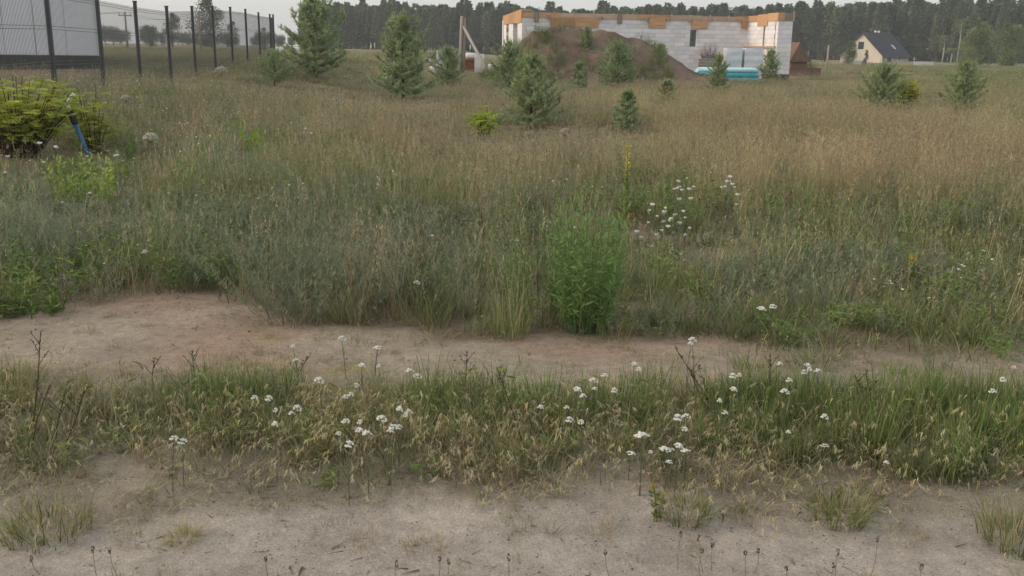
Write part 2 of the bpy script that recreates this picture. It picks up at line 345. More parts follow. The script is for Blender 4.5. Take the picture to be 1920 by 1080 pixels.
def t_white(n, rad, h0, h1, seed, hr=.012):
    r = random.Random(seed); m = MB()
    for i in range(n):
        a = r.uniform(0, 2 * pi); q = rad * sqrt(r.random()); h = r.uniform(h0, h1)
        e = m.strip((q * cos(a), q * sin(a), -.01), a, h, r.uniform(0, .25), .1, .004, GREY, GREY * 1.1, 2, 0, .5)
        for k in range(r.randint(1, 3)):
            b = (e[0] + r.uniform(-.02, .02), e[1] + r.uniform(-.02, .02), e[2] + r.uniform(-.02, .015)); m.ball(b, hr * r.uniform(.6, 1.1), var(WHITE, .1, r), 5, 3, .7)
    return m

# meadow
PRO = []; KIND = {}
def pro(k, m): KIND.setdefault(k, []).append(len(PRO)); PRO.append(m.mesh('tuft'))
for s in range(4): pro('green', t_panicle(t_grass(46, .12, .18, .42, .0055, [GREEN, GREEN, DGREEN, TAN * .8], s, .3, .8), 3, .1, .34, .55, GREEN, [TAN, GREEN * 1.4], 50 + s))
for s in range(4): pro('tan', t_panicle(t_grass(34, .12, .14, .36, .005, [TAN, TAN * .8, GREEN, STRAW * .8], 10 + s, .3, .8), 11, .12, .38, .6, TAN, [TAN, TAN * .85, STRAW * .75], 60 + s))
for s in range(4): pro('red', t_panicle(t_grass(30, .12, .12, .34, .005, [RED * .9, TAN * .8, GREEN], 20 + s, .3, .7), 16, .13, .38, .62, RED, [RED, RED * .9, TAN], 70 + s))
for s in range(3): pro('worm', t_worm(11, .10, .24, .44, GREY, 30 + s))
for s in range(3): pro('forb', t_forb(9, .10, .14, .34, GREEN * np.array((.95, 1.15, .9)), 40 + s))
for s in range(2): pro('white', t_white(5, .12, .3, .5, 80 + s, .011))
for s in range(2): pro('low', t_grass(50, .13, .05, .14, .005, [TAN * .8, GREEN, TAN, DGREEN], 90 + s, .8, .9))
def t_stalk(seed):
    r = random.Random(seed); m = MB()
    for k in range(4):
        a = r.uniform(0, 6.28); e = m.strip((.1 * cos(a) * r.random(), .1 * sin(a) * r.random(), -.01), a, r.uniform(.4, .68), r.uniform(0, .3), r.uniform(-.1, .35), .0055, STRAW * .75, STRAW, 3, r.uniform(-1, 1), .5)
        for j in range(6): m.strip((e[0], e[1], e[2] - r.uniform(0, .08)), r.uniform(0, 6.28), .03, r.uniform(.1, .5), .3, .006, STRAW * .9, STRAW, 2, r.uniform(-1, 1))
    return m
for s in range(3): pro('stalk', t_stalk(95 + s))
SPEC = ['green', 'tan', 'red', 'worm', 'forb', 'white', 'low', 'stalk']
PATCH = [  # (u, v, su, sv, species, weight): where each kind prevails
    (150, 500, 330, 90, 'worm', 2.6), (650, 540, 230, 70, 'worm', 2.0), (750, 470, 150, 60, 'worm', 1.0), (1500, 540, 260, 70, 'worm', .8), (250, 430, 500, 60, 'worm', 1.2),
    (40, 565, 90, 40, 'forb', 4), (300, 520, 120, 40, 'forb', 1.5), (1230, 590, 90, 35, 'green', 2), (1700, 640, 260, 35, 'green', 3.5), (170, 340, 90, 40, 'forb', 3), (1200, 400, 120, 60, 'forb', 1.2),
    (650, 370, 230, 50, 'green', 3.0), (1350, 460, 230, 70, 'green', 2.4), (300, 330, 260, 80, 'green', 1.8), (1800, 470, 250, 70, 'green', 1.2), (1400, 290, 120, 25, 'green', 1.2), (1880, 150, 140, 45, 'green', 4.0), (300, 120, 220, 45, 'green', 3.0),
    (1600, 330, 420, 90, 'red', 2.6), (1250, 250, 330, 60, 'red', 1.3), (700, 285, 260, 40, 'red', 1.6), (430, 180, 150, 45, 'tan', 1.4), (1270, 490, 70, 40, 'red', 2.0), (700, 600, 120, 30, 'red', 1.5), (230, 540, 90, 40, 'tan', 2.2), (1000, 190, 600, 50, 'tan', 1.1), (1050, 300, 130, 40, 'worm', 1.6), (1000, 220, 500, 60, 'worm', .7), (620, 230, 200, 40, 'green', 1.0), (450, 270, 250, 60, 'worm', 1.0), (980, 330, 300, 60, 'tan', 1.2), (1750, 230, 300, 50, 'tan', 1.8),
    (250, 260, 330, 90, 'white', .25), (1700, 560, 200, 50, 'white', .12), (1280, 470, 120, 50, 'white', .25)]
SPOTS = [(hit(a, b), c, d) for a, b, c, d in ((45, 290, 1.0, 3.0), (172, 300, .6, 3.0), (165, 385, .5, 1.8), (481, 282, .35, 3.0), (905, 258, .5, 4.0), (1698, 208, .8, 5), (1172, 415, .22, 2.0), (1255, 455, .42, 1.2), (1365, 440, .25, 1.2), (1088, 618, .22, .5), (1010, 600, .3, .5), (996, 242, .9, 5), (755, 186, 1.3, 6), (1250, 200, .5, 4), (1174, 248, .5, 4), (1705, 545, .15, .6), (283, 300, .25, 2.0))]
pos = []; pick = []; rot = []; scl = []; tnt = []
def field(y0, y1, dens, sxy, sh, margin=.72):
    area = margin * (y1 * y1 - y0 * y0) + 5 * (y1 - y0); n = int(area * dens)
    y = np.sqrt(rng.uniform(y0 * y0, y1 * y1, n)); x = (rng.random(n) * 2 - 1) * (margin * y + 2.5)
    u, v, rd, tr = masks(x, y); dv = (u - CX) * .0157
    w = np.full((n, len(SPEC)), .25); w[:, 0] = .55; w[:, 1] = w[:, 2] = .10 + .14 * sst(380, 300, v); w[:, 5] = .012; w[:, 4] = .18; w[:, 3] = .35
    for (pu, pv, su, sv, sp, k) in PATCH:
        w[:, SPEC.index(sp)] += k * np.exp(-((u - pu) / su) ** 2 - ((v + dv * 1.0 - pv) / sv) ** 2)
    for i_ in range(5): w[:, i_] *= np.exp(.9 * wob(x, y, .45, 3.3 * i_ + 1) + .7 * wob(x, y, 1.6, 5.1 * i_ + 2))
    bare = np.clip(tr * 1.25 + rd, 0, 1); edge = sst(700, 585, v)
    thin = sst(-.15, .35, wob(x, y, 1.3, 6)) * sst(470, 560, v) * sst(-.2, .2, wob(x, y, .8, 2))
    w[:, 7] = .16; w[:, 6] = .25 + 1.6 * (1 - edge) + 2.5 * thin
    keep = (rng.random(n) > bare) & (rng.random(n) > .45 * thin) & (v < 690)
    # keep clear of built things
    keep &= ~((y > 47) & (y < 75) & (x > 0) & (x < 17.5) & (y > 51)); keep &= ~((y > 30) & (x < -12.2) & (u < 190) & (y < 45))
    low_ = np.zeros(n, bool)
    for p_, r_, f_ in SPOTS: low_ |= (np.abs(x - p_.x * y / p_.y) < r_) & (y < p_.y + r_ * .6) & (y > p_.y - f_)
    keep &= ~(low_ & (rng.random(n) < .35))
    x, y, u, v, w, low_ = x[keep], y[keep], u[keep], v[keep], w[keep], low_[keep]; n = len(x)
    cw = np.cumsum(w / w.sum(1, keepdims=True), 1); k = (rng.random(n)[:, None] > cw).sum(1).clip(0, len(SPEC) - 1)
    for i in range(n): pick.append(KIND[SPEC[k[i]]][rng.integers(len(KIND[SPEC[k[i]]]))])
    pos.append(np.stack([x, y, gz(x, y)], 1)); rot.append(np.stack([rng.normal(0, .06, n), rng.normal(0, .06, n), rng.uniform(0, 6.28, n)], 1))
    hh = rng.uniform(.7, 1.15, n) * sh * (1 + .25 * wob(x, y, .6, 3)) * (.55 + .45 * sst(640, 540, v)) * np.where(low_, .5, 1); ww = rng.uniform(.85, 1.25, n) * sxy
    scl.append(np.stack([ww, ww, hh], 1)); b = 1 + rng.normal(0, .13, n) + .14 * wob(x, y, .7, 9)
    tnt.append((b[:, None] * (1 + rng.normal(0, .05, (n, 3)))).clip(.4, 1.6))
field(4.6, 7.2, 75, .85, .72); field(7.2, 12, 44, 1.0, .80); field(12, 25, 21, 1.25, .74); field(25, 60, 8, 1.8, .55, .66); field(60, 150, 1.4, 3.4, .5, .62)
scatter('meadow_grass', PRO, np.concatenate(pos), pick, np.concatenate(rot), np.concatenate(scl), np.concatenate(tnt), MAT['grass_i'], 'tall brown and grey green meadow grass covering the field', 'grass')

# verge strip between road and track
PRO2 = []; K2 = {}
def pro2(k, m): K2.setdefault(k, []).append(len(PRO2)); PRO2.append(m.mesh('tuft'))
for s in range(4): pro2('g', t_grass(42, .055, .07, .20, .0034, [GREEN, GREEN, DGREEN, TAN * .8, TAN], 100 + s, .45, 1.0))
for s in range(3): pro2('lush', t_grass(34, .05, .12, .28, .0042, [GREEN * np.array((.9, 1.15, .8)), DGREEN * 1.1, GREEN], 110 + s, .25, .7))
for s in range(4): pro2('t', t_brome(t_grass(22, .05, .05, .13, .003, [TAN * .8, GREEN, TAN], 120 + s, .5, 1.0), 9, .05, .10, .19, [TAN, STRAW * .8, TAN * 1.1], 130 + s))
for s in range(3): pro2('low', t_brome(t_grass(26, .06, .025, .07, .004, [TAN * .75, TAN, GREEN * .9], 140 + s, .9, 1.0), 3, .05, .05, .09, [TAN], 150 + s))
for s in range(2): pro2('f', t_forb(5, .04, .06, .15, GREEN * .95, 160 + s, .010, .045, 10, .6))
pos = []; pick = []; rot = []; scl = []; tnt = []
n = 9000; y = rng.uniform(2.75, 4.75, n); x = rng.uniform(-5.5, 5.5, n); u, v, rd, tr = masks(x, y)
centre = sst(735, 790, v) * sst(955, 885, v); cov = centre * (.72 + .45 * wob(x, y, 2.2, 7)) * (1 - .35 * sst(850, 920, v)) + .32 * sst(985, 900, v) * sst(670, 750, v) * (.6 + .8 * wob(x, y, 4.2, 2))
cov *= (1 - .6 * rd) * (1 - .85 * tr)
keep = rng.random(n) < cov * .85; x, y, u, v, centre = x[keep], y[keep], u[keep], v[keep], centre[keep]; n = len(x)
for i in range(n):
    lush = 1.6 * math.exp(-((u[i] - 1650) / 330) ** 2 - ((v[i] - 800) / 60) ** 2) + .9 * math.exp(-((u[i] - 430) / 90) ** 2 - ((v[i] - 800) / 40) ** 2) + .5 * math.exp(-((u[i] - 1000) / 200) ** 2 - ((v[i] - 790) / 40) ** 2) + 1.0 * (u[i] > 1780) * (v[i] < 900)
    wts = [.9 * centre[i] * (1 - .6 * float(sst(840, 900, v[i]))), lush, .55 + .8 * float(sst(820, 880, v[i])), .35 + .9 * float(sst(850, 910, v[i])) + .5 * float(sst(760, 720, v[i])), .07]
    k = rnd.choices(['g', 'lush', 't', 'low', 'f'], wts)[0]; pick.append(rnd.choice(K2[k]))
h = rng.uniform(.7, 1.25, n) * (.6 + .45 * centre) * (1 - .3 * sst(850, 930, v)); w_ = rng.uniform(.9, 1.3, n); b = 1 + rng.normal(0, .12, n) + .12 * wob(x, y, 2, 1)
scatter('verge_grass', PRO2, np.stack([x, y, gz(x, y)], 1), pick, np.stack([rng.normal(0, .1, n), rng.normal(0, .1, n), rng.uniform(0, 6.28, n)], 1), np.stack([w_, w_, h], 1),
        (b[:, None] * (1 + rng.normal(0, .05, (n, 3)))).clip(.4, 1.6), MAT['grass_i'], 'short green and straw coloured grass on the verge between road and track', 'grass')
# sparse sprouts on bare sand
n = 1900; y = np.concatenate([rng.uniform(2.4, 3.3, 700), rng.uniform(4.3, 5.9, 1200)]); x = rng.uniform(-5, 5, n); keep = rng.random(n) < .25 + .5 * (wob(x, y, 2.6, 4) > .15); x, y = x[keep], y[keep]; n = len(x)
pk_ = [rnd.choice(K2['low'] + K2['t'][:2] + K2['low']) for _ in range(n)]; s = rng.uniform(.3, .75, n)
scatter('sand_sprouts', PRO2, np.stack([x, y, gz(x, y)], 1), pk_, np.stack([rng.normal(0, .2, n), rng.normal(0, .2, n), rng.uniform(0, 6.28, n)], 1), np.stack([s, s, s], 1), np.ones((n, 3)) * rng.uniform(.7, 1.1, (n, 1)), MAT['grass_i'], 'tiny dry sprouts scattered on the bare sand', 'grass')
# pebbles and litter
peb = []
for s in range(4):
    m = MB(); r = random.Random(s); m.ball((0, 0, 0), 1, (.30, .26, .22), 6, 4, .6); m.v = [tuple(c * r.uniform(.75, 1.25) for c in p) for p in m.v]; peb.append(m.mesh('pebble'))
for s in range(3):
    m = MB(); r = random.Random(s + 9); m.strip((0, 0, .3), 0, 9 + 4 * s, 1.5, .12, 1.3, (.16, .12, .08), (.20, .15, .10), 3, .2, .4); peb.append(m.mesh('litter'))
n = 4200; y = np.concatenate([rng.uniform(2.3, 3.5, 2200), rng.uniform(4.2, 6.2, 2000)]); x = rng.uniform(-5, 5, n); s = (.0022 * rng.lognormal(0, .5, n)).clip(0, .006)
scatter('pebbles', peb, np.stack([x, y, gz(x, y) + .001], 1), rng.integers(0, 7, n), np.stack([np.zeros(n), np.zeros(n), rng.uniform(0, 6.28, n)], 1), np.stack([s, s, s], 1), np.ones((n, 3)) * rng.uniform(.45, 1.3, (n, 1)), MAT['grass_i'], 'small pebbles and plant litter on the bare sand', 'pebbles')

n = 700; y = rng.uniform(4.5, 6.2, n); x = rng.uniform(-4.2, 4.0, n); kp = rng.random(n) < np.where(x < -1.2, 1, .35); x, y = x[kp], y[kp]; n = len(x); s = (.0035 * rng.lognormal(0, .4, n)).clip(0, .009)
scatter('bark_flakes', peb, np.stack([x, y, gz(x, y) + .002], 1), rng.integers(0, 7, n), np.stack([rng.normal(0, .2, n), rng.normal(0, .2, n), rng.uniform(0, 6.28, n)], 1), np.stack([s, s * .7, s], 1), np.array((.75, .6, .5)) * rng.uniform(.5, 1.3, (n, 1)), MAT['grass_i'], 'reddish brown clods and bark flakes on the sandy track', 'litter')

# ------------------------------------------------------------------ tree builders
PINE = np.array((.30, .37, .19)); CANDLE = np.array((.36, .43, .19))
def pine_meshes(H, Rd, seed, whorls=11, candle=1.0, nl=.11, dens=1.0, col=PINE):
    r = random.Random(seed); tk = MB(); tk.tube([(0, 0, -.1), (r.uniform(-.03, .03), 0, H * .5), (0, 0, H * .93)], [.024 * H, .015 * H, .004 * H], 7, (.1, .07, .05)); m = MB()
    def needles(p, d, k, c, ln):
        for _ in range(k):
            q = Vector((r.gauss(0, 1), r.gauss(0, 1), r.gauss(0, 1))).normalized(); e = (d * .9 + q * .85).normalized(); sd_ = e.cross(q).normalized() * .011 * (nl / .11)
            l_ = ln * r.uniform(.6, 1.2); m.add([p - sd_, p + sd_, p + e * l_], [(0, 1, 2)], var(c, .22, r))
    for k in range(whorls):
        f = k / (whorls - 1); z = H * (.06 + .80 * f); nb = r.randint(6, 8)
        for b in range(nb):
            a = 2 * pi * (b + r.uniform(-.35, .35)) / nb + k; ln = Rd * ((.78 + .5 * f) * (1 - f ** 1.7) + .10) * r.uniform(.6, 1.18); el = .12 + .75 * f + r.uniform(-.15, .2)
            d = Vector((cos(a) * cos(el), sin(a) * cos(el), sin(el))); p0 = Vector((0, 0, z)); pts = [p0 + d * ln * t + Vector((0, 0, .22 * ln * t * t)) for t in (0, .35, .7, 1)]
            m.tube(pts, [.008 * H * .6, .004 * H * .6, .003 * H * .5, .0015 * H * .5], 3, (.11, .085, .05), False)
            ns = max(5, int(ln * 24 * dens))
            for i in range(ns):
                t = (i + r.random()) / ns * .85 + .15; p = p0 + d * ln * t + Vector((0, 0, .22 * ln * t * t)); sdv = Vector((-sin(a), cos(a), 0)) * r.choice((-1, 1)) * r.uniform(0, .42) * ln * (1.15 - t)
                p = p + sdv; dd = (d + sdv.normalized() * .6 * (sdv.length > 0) + Vector((0, 0, r.uniform(.0, .7)))).normalized(); needles(p, dd, 11, col, nl)
                if i % 2 == 0: needles(p + dd * nl * .6, dd, 6, col * 1.08, nl)
            if r.random() < .75 * candle:
                e = pts[-1]; cl = r.uniform(.06, .16) * (.6 + f) * min(H, 3) * .55; needles(e, Vector((0, 0, 1)), 5, col * 1.1, nl)
                for j in range(4): needles(e + Vector((0, 0, cl * j / 4)), Vector((0, 0, 1.6)), 5, CANDLE, nl * .55)
    for q_ in range(5):
        b_ = Vector((r.uniform(-.12, .12) * Rd * 2, r.uniform(-.12, .12) * Rd * 2, H * r.uniform(.78, .9))); l_ = H * r.uniform(.08, .17)
        for j in range(9): needles(b_ + Vector((b_.x * .25 * j / 9, b_.y * .25 * j / 9, l_ * j / 9)), Vector((0, 0, 1.5)), 6, CANDLE, nl * .5)
    for j in range(10): needles(Vector((0, 0, H * (.84 + .016 * j))), Vector((0, 0, 1.2)), 10, CANDLE * .9, nl * .7)
    return tk.mesh('trunk', True), m.mesh('crown')
pine_cache = {}
def pine(u, v_base, v_top, wid, var_, label, dist=None, rz=None, group='young pines in the field', col=None, lean=0.0):
    p = hit(u, v_base) if dist is None else foot(u, dist)
    dep = p.y * fw.y + (p.z - CAM_Z + .0) * fw.z; H = (v_base - v_top) / F_PX * dep * 1.03; Rd = wid * .5 / F_PX * dep
    key = (var_, round(Rd / H, 1))
    if key not in pine_cache: 
        small = var_ >= 10
        pine_cache[key] = pine_meshes(2.4 if not small else .8, 2.4 * Rd / H if not small else .8 * Rd / H, 200 + var_, 11 if not small else 6, 1.0, .12 if not small else .085, 1.0 if not small else 1.6)
    e = empty('pine_tree', p, rz if rz is not None else rnd.uniform(0, 6.28), sc=H / (2.4 if var_ < 10 else .8)); e.rotation_euler[0] = lean
    new('trunk', pine_cache[key][0], MAT['bark'], e); new('crown', pine_cache[key][1], MAT['needle'], e); tag(e, label, 'pine', group); return e
pine(592, 150, -4, 140, 0, 'tallest young pine with long bare leader shoots beside the fence end')
pine(515, 160, 98, 90, 1, 'low wide pine at the foot of the fence end')
pine(755, 186, 30, 128, 2, 'dense bushy young pine standing alone before the dark forest')
pine(840, 167, 88, 80, 3, 'small pine in front of the white construction bags')
pine(955, 178, 78, 92, 0, 'dark pine at the left foot of the soil heap')
pine(996, 242, 102, 130, 1, 'light green young pine in front of the soil heap')
pine(1158, 168, 78, 84, 3, 'pine growing against the front of the soil heap')
pine(1100, 112, 60, 42, 2, 'small pine on the upper slope of the soil heap', dist=48.2).location.z += 1.35
pine(1174, 248, 172, 58, 10, 'tiny pine seedling in the grass below the soil heap')
pine(1250, 200, 152, 46, 10, 'smallest pine seedling right of the soil heap')
pine(1344, 180, 102, 56, 4, 'slim pine in front of the left end of the turquoise pool')
pine(1446, 160, 96, 50, 4, 'slim pine at the right end of the turquoise pool', dist=48.6)
pine(1650, 222, 122, 116, 2, 'bushy pine beside the lime green shrub')
pine(1802, 220, 116, 110, 1, 'rounded pine furthest right in the field')
pine(1238, 150, 104, 46, 3, 'pine on the right slope of the soil heap', dist=48.5).location.z += .7
pine(1085, 170, 118, 42, 10, 'tiny pine at the centre foot of the soil heap')

def tree_meshes(H, crown_w, seed, base=.25, leaf=.28, n=2600, col=(.07, .10, .035), lobes=9, conic=0.0):
    r = random.Random(seed); tk = MB(); m = MB(); tk.tube([(0, 0, -.3), (r.uniform(-.1, .1), 0, H * .4), (r.uniform(-.2, .2), 0, H * .85)], [.022 * H, .015 * H, .004 * H], 7)
    L_ = []
    for i in range(lobes):
        f = (i + r.random()) / lobes; z = H * (base + (.95 - base) * f); rad = crown_w * .5 * (sin(pi * min(.98, .15 + f * .8)) if not conic else (1.05 - f) * 1.0); a = r.uniform(0, 6.28); q = rad * r.uniform(.25, .75)
        c = Vector((q * cos(a), q * sin(a), z)); L_.append((c, max(.08 * H, rad * r.uniform(.45, .75)))); tk.tube([(0, 0, z * .75), c * .6 + Vector((0, 0, z * .32)), c], [.008 * H, .005 * H, .002 * H], 4, cap=False)
    for c, s in L_:
        tone = np.array(col) * r.uniform(.75, 1.3)
        for k in range(n // lobes):
            d = Vector((r.gauss(0, 1), r.gauss(0, 1), r.gauss(0, .8))).normalized() * s * r.random() ** .4
            m.leaf(c + d, (r.gauss(0, 1), r.gauss(0, 1), r.gauss(0, .6)), leaf * r.uniform(.6, 1.4), leaf * .75, var(tone, .2, r), r.uniform(0, 6))
    return tk.mesh('trunk', True), m.mesh('crown')
def tree(u, Y, v_top, wid, seed, label, col=(.07, .10, .035), base=.15, name='tree', n=2600, cat='tree', conic=0.0, bark='bark', group=None):
    p = foot(u, Y); dep = Y * fw.y; H = at(u, v_top, Y).z - p.z; cw = wid / F_PX * dep
    tk, cr = tree_meshes(H, cw, seed, base, max(.10, H * .034), n, col, 10, conic)
    e = empty(name, p, rnd.uniform(0, 6)); new('trunk', tk, MAT[bark], e); new('crown', cr, MAT['far'], e); return tag(e, label, cat, group)

# forest: one mass
fm = []
for s in range(7):
    r = random.Random(300 + s); H = 16; m = MB(); m.tube([(0, 0, -1), (0, 0, H * .9)], [.18, .05], 5, (.15, .10, .07))
    b0 = r.uniform(.18, .42); cw = r.uniform(1.7, 2.8); tone = np.array((.12, .16, .08)) * r.uniform(.85, 1.2)
    for k in range(750):
        f = r.random() ** .8; z = H * (b0 + (1.0 - b0) * f); rad = cw * ((1 - f) ** (.5 + .09 * (s % 4)) + .04) * r.uniform(.3, 1.0); a = r.uniform(0, 6.28)
        m.leaf((rad * cos(a), rad * sin(a), z), (cos(a), sin(a), r.uniform(-.4, .9)), r.uniform(.6, 1.2), r.uniform(.4, .7), var(tone, .25, r), r.uniform(0, 6))
    fm.append(m.mesh('forest_pine'))
for s in range(3):
    r = random.Random(330 + s); H = 16; m = MB(); tone = np.array((.11, .14, .07)) * r.uniform(.85, 1.2); m.tube([(0, 0, -1), (0, 0, H * .7)], [.2, .05], 5, (.2, .18, .15))
    for k in range(900):
        c = Vector((0, 0, H * r.uniform(.25, .85))); d = Vector((r.gauss(0, 1), r.gauss(0, 1), r.gauss(0, 1.2))).normalized() * 2.6 * r.random() ** .4
        m.leaf(c + d, (r.gauss(0, 1), r.gauss(0, 1), r.gauss(0, 1)), r.uniform(.5, .9), r.uniform(.4, .6), var(tone, .25, r), r.uniform(0, 6))
    fm.append(m.mesh('forest_broadleaf'))
n = 2300; u = rng.uniform(566, 2500, n); row = rng.random(n) ** 1.3; Yf = 262 + 70 * row - 26 * sst(1450, 1900, u) + rng.normal(0, 3, n)
d_ = np.array([tuple(ray(a, 100)) for a in u]); x = d_[:, 0] / d_[:, 1] * Yf
hv = C(u, [(480, 10.5), (640, 11.6), (760, 12), (850, 12), (960, 12.6), (1200, 13), (1400, 13.6), (1600, 14.6), (1900, 15.2), (2500, 16)]) * (1 + .09 * wob(x, Yf, .12, 1) + rng.normal(0, .085, n)) * (.9 + .14 * row)
under = (row < .25) & (rng.random(n) < .45); hv = np.where(under, hv * rng.uniform(.25, .5, n), hv)
pk_ = np.where(under, rng.integers(7, 10, n), np.where(rng.random(n) < .88, rng.integers(0, 7, n), rng.integers(7, 10, n)))
sx = hv / 16 * rng.uniform(.85, 1.25, n) * np.where(under, 1.8, 1.0)
tt = (1 + rng.normal(0, .14, n))[:, None] * (1 + rng.normal(0, .05, (n, 3)))
scatter('pine_forest', fm, np.stack([x, Yf, gz(x, Yf) - .2], 1), pk_, np.stack([np.zeros(n), np.zeros(n), rng.uniform(0, 6.28, n)], 1), np.stack([sx, sx, hv / 16], 1), tt.clip(.5, 1.6), MAT['far_i'], 'dark pine forest closing the view behind the field', 'forest')
# far left tree line
n = 120; u = np.concatenate([rng.uniform(-300, 300, 80), rng.uniform(300, 560, 40)]); Yf = rng.uniform(300, 340, n); d_ = np.array([tuple(ray(a, 100)) for a in u]); x = d_[:, 0] / d_[:, 1] * Yf; hv = np.where(u < 300, rng.uniform(4.5, 7, n), rng.uniform(2.5, 5, n)); sx = hv / 16 * 2.2
scatter('distant_trees', fm[7:], np.stack([x, Yf, gz(x, Yf)], 1), rng.integers(0, 3, n), np.stack([np.zeros(n), np.zeros(n), rng.uniform(0, 6.28, n)], 1), np.stack([sx, sx, hv / 16], 1), np.ones((n, 3)) * rng.uniform(.8, 1.2, (n, 1)), MAT['far_i'], 'low hazy line of trees beyond the mesh fence', 'trees')
tree(325, 175, 24, 46, 1, 'round crowned tree seen through the middle of the mesh fence', (.11, .13, .075), .25)
tree(398, 170, -6, 74, 2, 'tall ragged tree rising above the mesh fence', (.11, .13, .075), .12, n=3600)
tree(437, 172, 40, 44, 21, 'low rounded tree joined to the tall ragged tree on its right', (.11, .13, .075), .1)
tree(283, 190, 46, 50, 3, 'small dark tree left of the round crowned tree', (.10, .125, .07), .1)
tree(497, 120, 52, 40, 4, 'feathery small tree behind the last fence posts', (.12, .15, .075), .1, n=1600)
tree(1592, 150, 76, 46, 5, 'leafy shrub hiding the left side of the dark roofed house', (.14, .17, .075), .05, n=5000, cat='shrub')
tree(1838, 175, 42, 62, 6, 'pale green broad tree at the right forest edge', (.16, .20, .08), .05, n=7000)
tree(1885, 165, 38, 76, 7, 'wide green tree furthest right before the forest', (.15, .19, .08), .03, n=8000)
tree(1815, 140, 88, 60, 8, 'low green shrub at the foot of the pale green tree', (.17, .21, .08), .02, n=4500, cat='shrub')
tree(1625, 130, 92, 20, 9, 'slim dark conifer in front of the cream gable', (.08, .10, .06), .02, n=900, conic=1.0)
tree(1548, 190, 62, 60, 10, 'dark broadleaf tree between the unfinished house and the far house', (.11, .13, .075), .05, n=2400)
tree(1515, 85, 108, 46, 12, 'low grey green bush right of the unfinished house', (.13, .155, .09), .02, n=1400, cat='shrub')
for i, (u_, vt, Y_, lb) in enumerate([(1796, 40, 225, 'tall thin birch with white trunk before the forest'), (1768, 70, 215, 'shorter bare birch trunk left of the tall birch'), (1784, 92, 220, 'slender birch trunk between two taller birches')]):
    p = foot(u_, Y_); H = at(u_, vt, Y_).z - p.z; e = empty('birch_tree', p); m = MB(); m.tube([(0, 0, -.3), (.15, 0, H * .5), (.05, 0, H)], [.17, .12, .06], 6); m.obj('trunk', MAT['birch'], e, True)
    m = MB(); r = random.Random(i)
    for k in range(260): 
        z = H * r.uniform(.72, 1.08); m.leaf((r.gauss(0, .7), r.gauss(0, .7), z), (r.gauss(0, 1), r.gauss(0, 1), -.5), .4, .25, var((.13, .16, .075), .25, r))
    m.obj('crown', MAT['far'], e); tag(e, lb, 'birch', 'birches at the forest edge')

# ------------------------------------------------------------------ mesh fence
FA = foot(260, 24.9); FB = foot(488, 44.0); fd = Vector((FB.x - FA.x, FB.y - FA.y, 0)).normalized()
def fence_at(u_):
    d = ray(u_, 100); k = d.x / d.y                     # x = k*y on the line FA + s*fd
    s = (k * FA.y - FA.x) / (fd.x - k * fd.y); q = FA + fd * s; q.z = g1(q.x, q.y); return q
posts = [fence_at(a) for a in (97, 190, 260, 318, 365, 403, 436, 464, 488, 509)]
st = (posts[0] - posts[1]); 
for k in (1, 2):
    q = posts[0] + st; q.z = g1(q.x, q.y); posts.insert(0, q)
q = foot(515, posts[-1].y + 1.3); q.z = g1(q.x, q.y); posts.append(q)
fence = empty('mesh_fence', posts[2]); tag(fence, 'dark grey welded mesh fence with square posts running away on the left', 'fence'); FH = 2.2
m = MB(); m.box((-.045, -.035, -.4), (.045, .035, FH), (1, 1, 1)); m.box((-.055, -.045, FH), (.055, .045, FH + .03)); pm = m.mesh('post')
for q in posts: o = new('post', pm, MAT['post'], fence); o.location = q - posts[2]; o.rotation_euler = (0, 0, atan2(fd.y, fd.x))
w = MB()
for k in range(48): xx = (k + .5) / 48; w.box((xx - .0011, -.0025, .02), (xx + .0011, .0025, FH - .12))
for zz in (.05, .1, .72, .78, 1.38, 1.44, FH - .22, FH - .17): w.box((0, -.006, zz - .004), (1, .006, zz + .004))
wm = w.mesh('panel')
for a, b in zip(posts[:-1], posts[1:]):
    d = b - a; o = new('panel', wm, MAT['wire'], fence); ln = hypot(d.x, d.y); ang = atan2(d.y, d.x)
    sh = Matrix(((ln * cos(ang), -sin(ang), 0, a.x - posts[2].x), (ln * sin(ang), cos(ang), 0, a.y - posts[2].y), (d.z, 0, 1, a.z - posts[2].z), (0, 0, 0, 1)))
    o.scale = (ln, 1, 1); o.rotation_euler = (0, -math.asin(d.z / ln), ang); o.location = a - posts[2]
m = MB()
for a, b in zip(posts[:-1], posts[1:]):
    d = b - a; n_ = Vector((-d.y, d.x, 0)).normalized() * .03
    vs = [a - n_ + Vector((0, 0, -.12)), b - n_ + Vector((0, 0, -.12)), b + n_ + Vector((0, 0, -.12)), a + n_ + Vector((0, 0, -.12))]; vs += [p + Vector((0, 0, .2)) for p in vs]
    o = MB(); o.add([p - posts[2] for p in vs], [(0, 3, 2, 1), (4, 5, 6, 7), (0, 1, 5, 4), (1, 2, 6, 5), (2, 3, 7, 6), (3, 0, 4, 7)], (1, 1, 1)); o.obj('base_board', MAT['stone'], fence)

